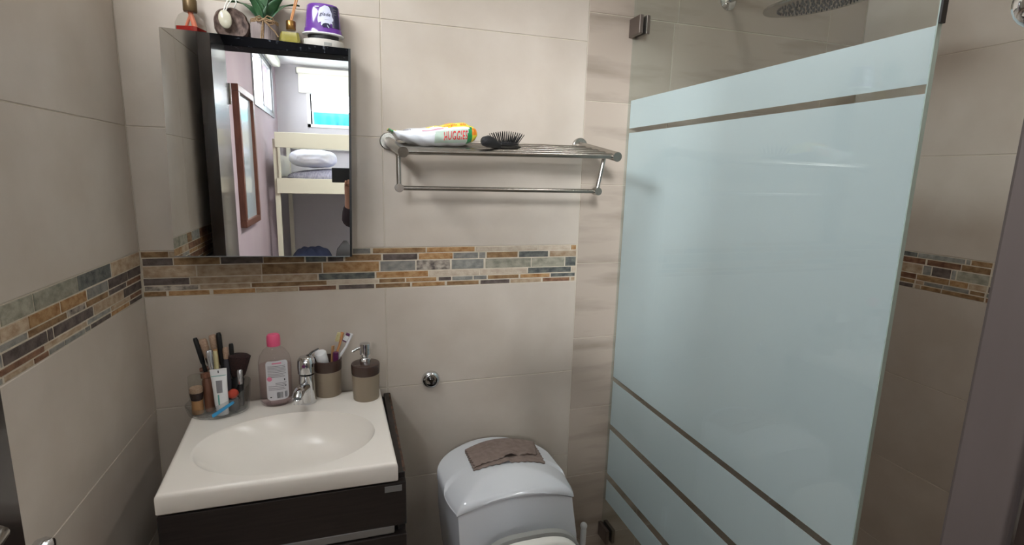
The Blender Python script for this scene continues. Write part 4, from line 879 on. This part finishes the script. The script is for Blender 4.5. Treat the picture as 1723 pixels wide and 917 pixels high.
# ------------------------------------------------------------------ the person taking the photograph, and the phone
ph = thing('phone', 'black phone held up sideways, seen at the mirror edge', 'phone', (0.50, -1.5085, 1.487))
b = MB(); b.box((-.074, -.0075, -.037), (.080, -.0005, .037), .003, 3); b.build('case', 'black', ph)
b = MB(); b.box((.034, -.0004, .004), (.058, .0009, .030), .0004); b.build('camera_bump', 'rubber', ph)
b = MB(); b.box((-.068, -.0084, -.033), (.074, -.0078, .033)); b.build('screen', 'inkdark', ph)
def skin_mesh(name, verts, edges, radii, mat, parent, levels=2, root_i=0):
    me = bpy.data.meshes.new(name); me.from_pydata(verts, edges, []); o = bpy.data.objects.new(name, me); COL.objects.link(o)
    md = o.modifiers.new('skin', 'SKIN'); md.use_smooth_shade = True
    sv = me.skin_vertices[0].data
    for i, r in enumerate(radii): sv[i].radius = r if isinstance(r, tuple) else (r, r); sv[i].use_root = (i == root_i)
    ss = o.modifiers.new('sub', 'SUBSURF'); ss.levels = levels; ss.render_levels = levels
    dg = bpy.context.evaluated_depsgraph_get(); m2 = bpy.data.meshes.new_from_object(o.evaluated_get(dg)); bpy.data.objects.remove(o)
    m2.materials.clear(); m2.materials.append(T[mat]); m2.name = name
    for p in m2.polygons: p.use_smooth = True
    o = bpy.data.objects.new(name, m2); COL.objects.link(o); o.parent = parent; return o
PX, PY = .70, -1.86
pe = thing('person', 'person in a dark top holding up a phone, cut off by the mirror edge', 'person', (PX, PY, 0))
q = lambda x, y, z: (x - PX, y - PY, z)
V = [q(.70, -1.86, .92), q(.70, -1.86, 1.08), q(.70, -1.865, 1.24), q(.70, -1.87, 1.36), q(.70, -1.865, 1.43), q(.70, -1.85, 1.49), q(.70, -1.835, 1.565), q(.70, -1.835, 1.64),
     q(.545, -1.865, 1.365), q(.515, -1.68, 1.225), q(.512, -1.60, 1.36), q(.512, -1.552, 1.425),
     q(.855, -1.865, 1.365), q(.80, -1.70, 1.22), q(.62, -1.575, 1.40), q(.605, -1.545, 1.45),
     q(.61, -1.86, .88), q(.605, -1.855, .48), q(.60, -1.87, .09), q(.60, -1.76, .035), q(.79, -1.86, .88), q(.795, -1.855, .48), q(.80, -1.87, .09), q(.80, -1.76, .035)]
E_ = [(0, 1), (1, 2), (2, 3), (3, 4), (4, 5), (5, 6), (6, 7), (3, 8), (8, 9), (9, 10), (10, 11), (3, 12), (12, 13), (13, 14), (14, 15), (0, 16), (16, 17), (17, 18), (18, 19), (0, 20), (20, 21), (21, 22), (22, 23)]
Rd = [(.14, .10), (.125, .09), (.145, .10), (.13, .09), .06, .052, (.078, .09), (.07, .085), .055, .042, .028, (.034, .018), .055, .042, .028, (.034, .018), .085, .06, .042, .035, .085, .06, .042, .035]
# five fingers on each hand, curled round the phone edge
def hand(i0, sgn, x):
    for k, (dz, L) in enumerate(((.026, .030), (.010, .034), (-.006, .033), (-.021, .028))):
        n0 = len(V); V.append(q(x + sgn * .004, -1.525, 1.475 + dz)); V.append(q(x + sgn * .012, -1.503, 1.478 + dz)); V.append(q(x + sgn * (.012 + L), -1.4985 - .001 * k, 1.478 + dz))
        E_.extend([(i0, n0), (n0, n0 + 1), (n0 + 1, n0 + 2)]); Rd.extend([.009, .0075, .006])
    n0 = len(V); V.append(q(x + sgn * .012, -1.54, 1.462)); V.append(q(x + sgn * .03, -1.527, 1.475)); V.append(q(x + sgn * .048, -1.523, 1.487)); E_.extend([(i0, n0), (n0, n0 + 1), (n0 + 1, n0 + 2)]); Rd.extend([.0105, .009, .0075])
hand(15, -1, .592)
for k, L in enumerate((.020, .025, .024, .019)):
    n0 = len(V); x = .493 + .0135 * k
    V.append(q(x, -1.528, 1.441)); V.append(q(x, -1.5045, 1.4425)); V.append(q(x, -1.5, 1.4425 + L)); E_.extend([(11, n0), (n0, n0 + 1), (n0 + 1, n0 + 2)]); Rd.extend([.009, .0072, .006])
n0 = len(V); V.append(q(.498, -1.545, 1.452)); V.append(q(.50, -1.532, 1.470)); V.append(q(.503, -1.526, 1.486)); E_.extend([(11, n0), (n0, n0 + 1), (n0 + 1, n0 + 2)]); Rd.extend([.0105, .009, .0075])
skin_mesh('body', V, E_, Rd, 'skin', pe, 2)
sh_ = [0, 1, 2, 3, 8, 9, 10, 12, 13, 14]; idx = {v: i for i, v in enumerate(sh_)}
Vs = [V[i] for i in sh_]; Vs[idx[10]] = q(.512, -1.615, 1.335); Vs[idx[14]] = q(.645, -1.60, 1.36)
skin_mesh('shirt', Vs, [(idx[a], idx[c]) for a, c in E_ if a in idx and c in idx], [tuple(k + .014 for k in (Rd[i] if isinstance(Rd[i], tuple) else (Rd[i], Rd[i]))) for i in sh_], 'shirt', pe, 2)
tr_ = [0, 16, 17, 18, 20, 21, 22]; idx = {v: i for i, v in enumerate(tr_)}
skin_mesh('trousers', [V[i] for i in tr_], [(idx[a], idx[c]) for a, c in E_ if a in idx and c in idx], [tuple(k + .014 for k in (Rd[i] if isinstance(Rd[i], tuple) else (Rd[i], Rd[i]))) for i in tr_], 'jeans', pe, 2)
for sx_ in (-.10, .10):
    b = MB(); b.tube([(sx_, -.045, .035), (sx_, .02, .04), (sx_, .10, .034), (sx_, .15, .026)], [.036, .047, .046, .028], 16, flat=.9)
    for vv in b.bm.verts: vv.co.z = max(vv.co.z, .001)
    b.build('shoe', 'black', pe)
hz = 1.615
b = MB(); b.ball((0, .02, hz + .035), .105, 28, 20, (.80, .98, 1.08), )
for vv in list(b.bm.verts):
    if vv.co.y > .07 and vv.co.z < hz + .05: vv.co.y = .07
b.build('hair', 'hair', pe)
b = MB()
b.tube([(0, .108, hz + .012), (0, .124, hz - .012), (0, .114, hz - .022)], [.006, .011, .008], 12); b.build('nose', 'skin', pe)
for s_ in (-1, 1):
    b = MB(); b.ball((s_ * .031, .103, hz + .008), .0095, 14, 10, (1.3, .7, .8)); b.build('eye', 'eye', pe)
    b = MB(); b.ball((s_ * .084, .02, hz - .004), .02, 12, 10, (.4, .8, 1.3)); b.build('ear', 'skin', pe)
b = MB(); b.ball((0, .102, hz - .048), .016, 16, 8, (1.3, .6, .35)); b.build('mouth', 'lip', pe)
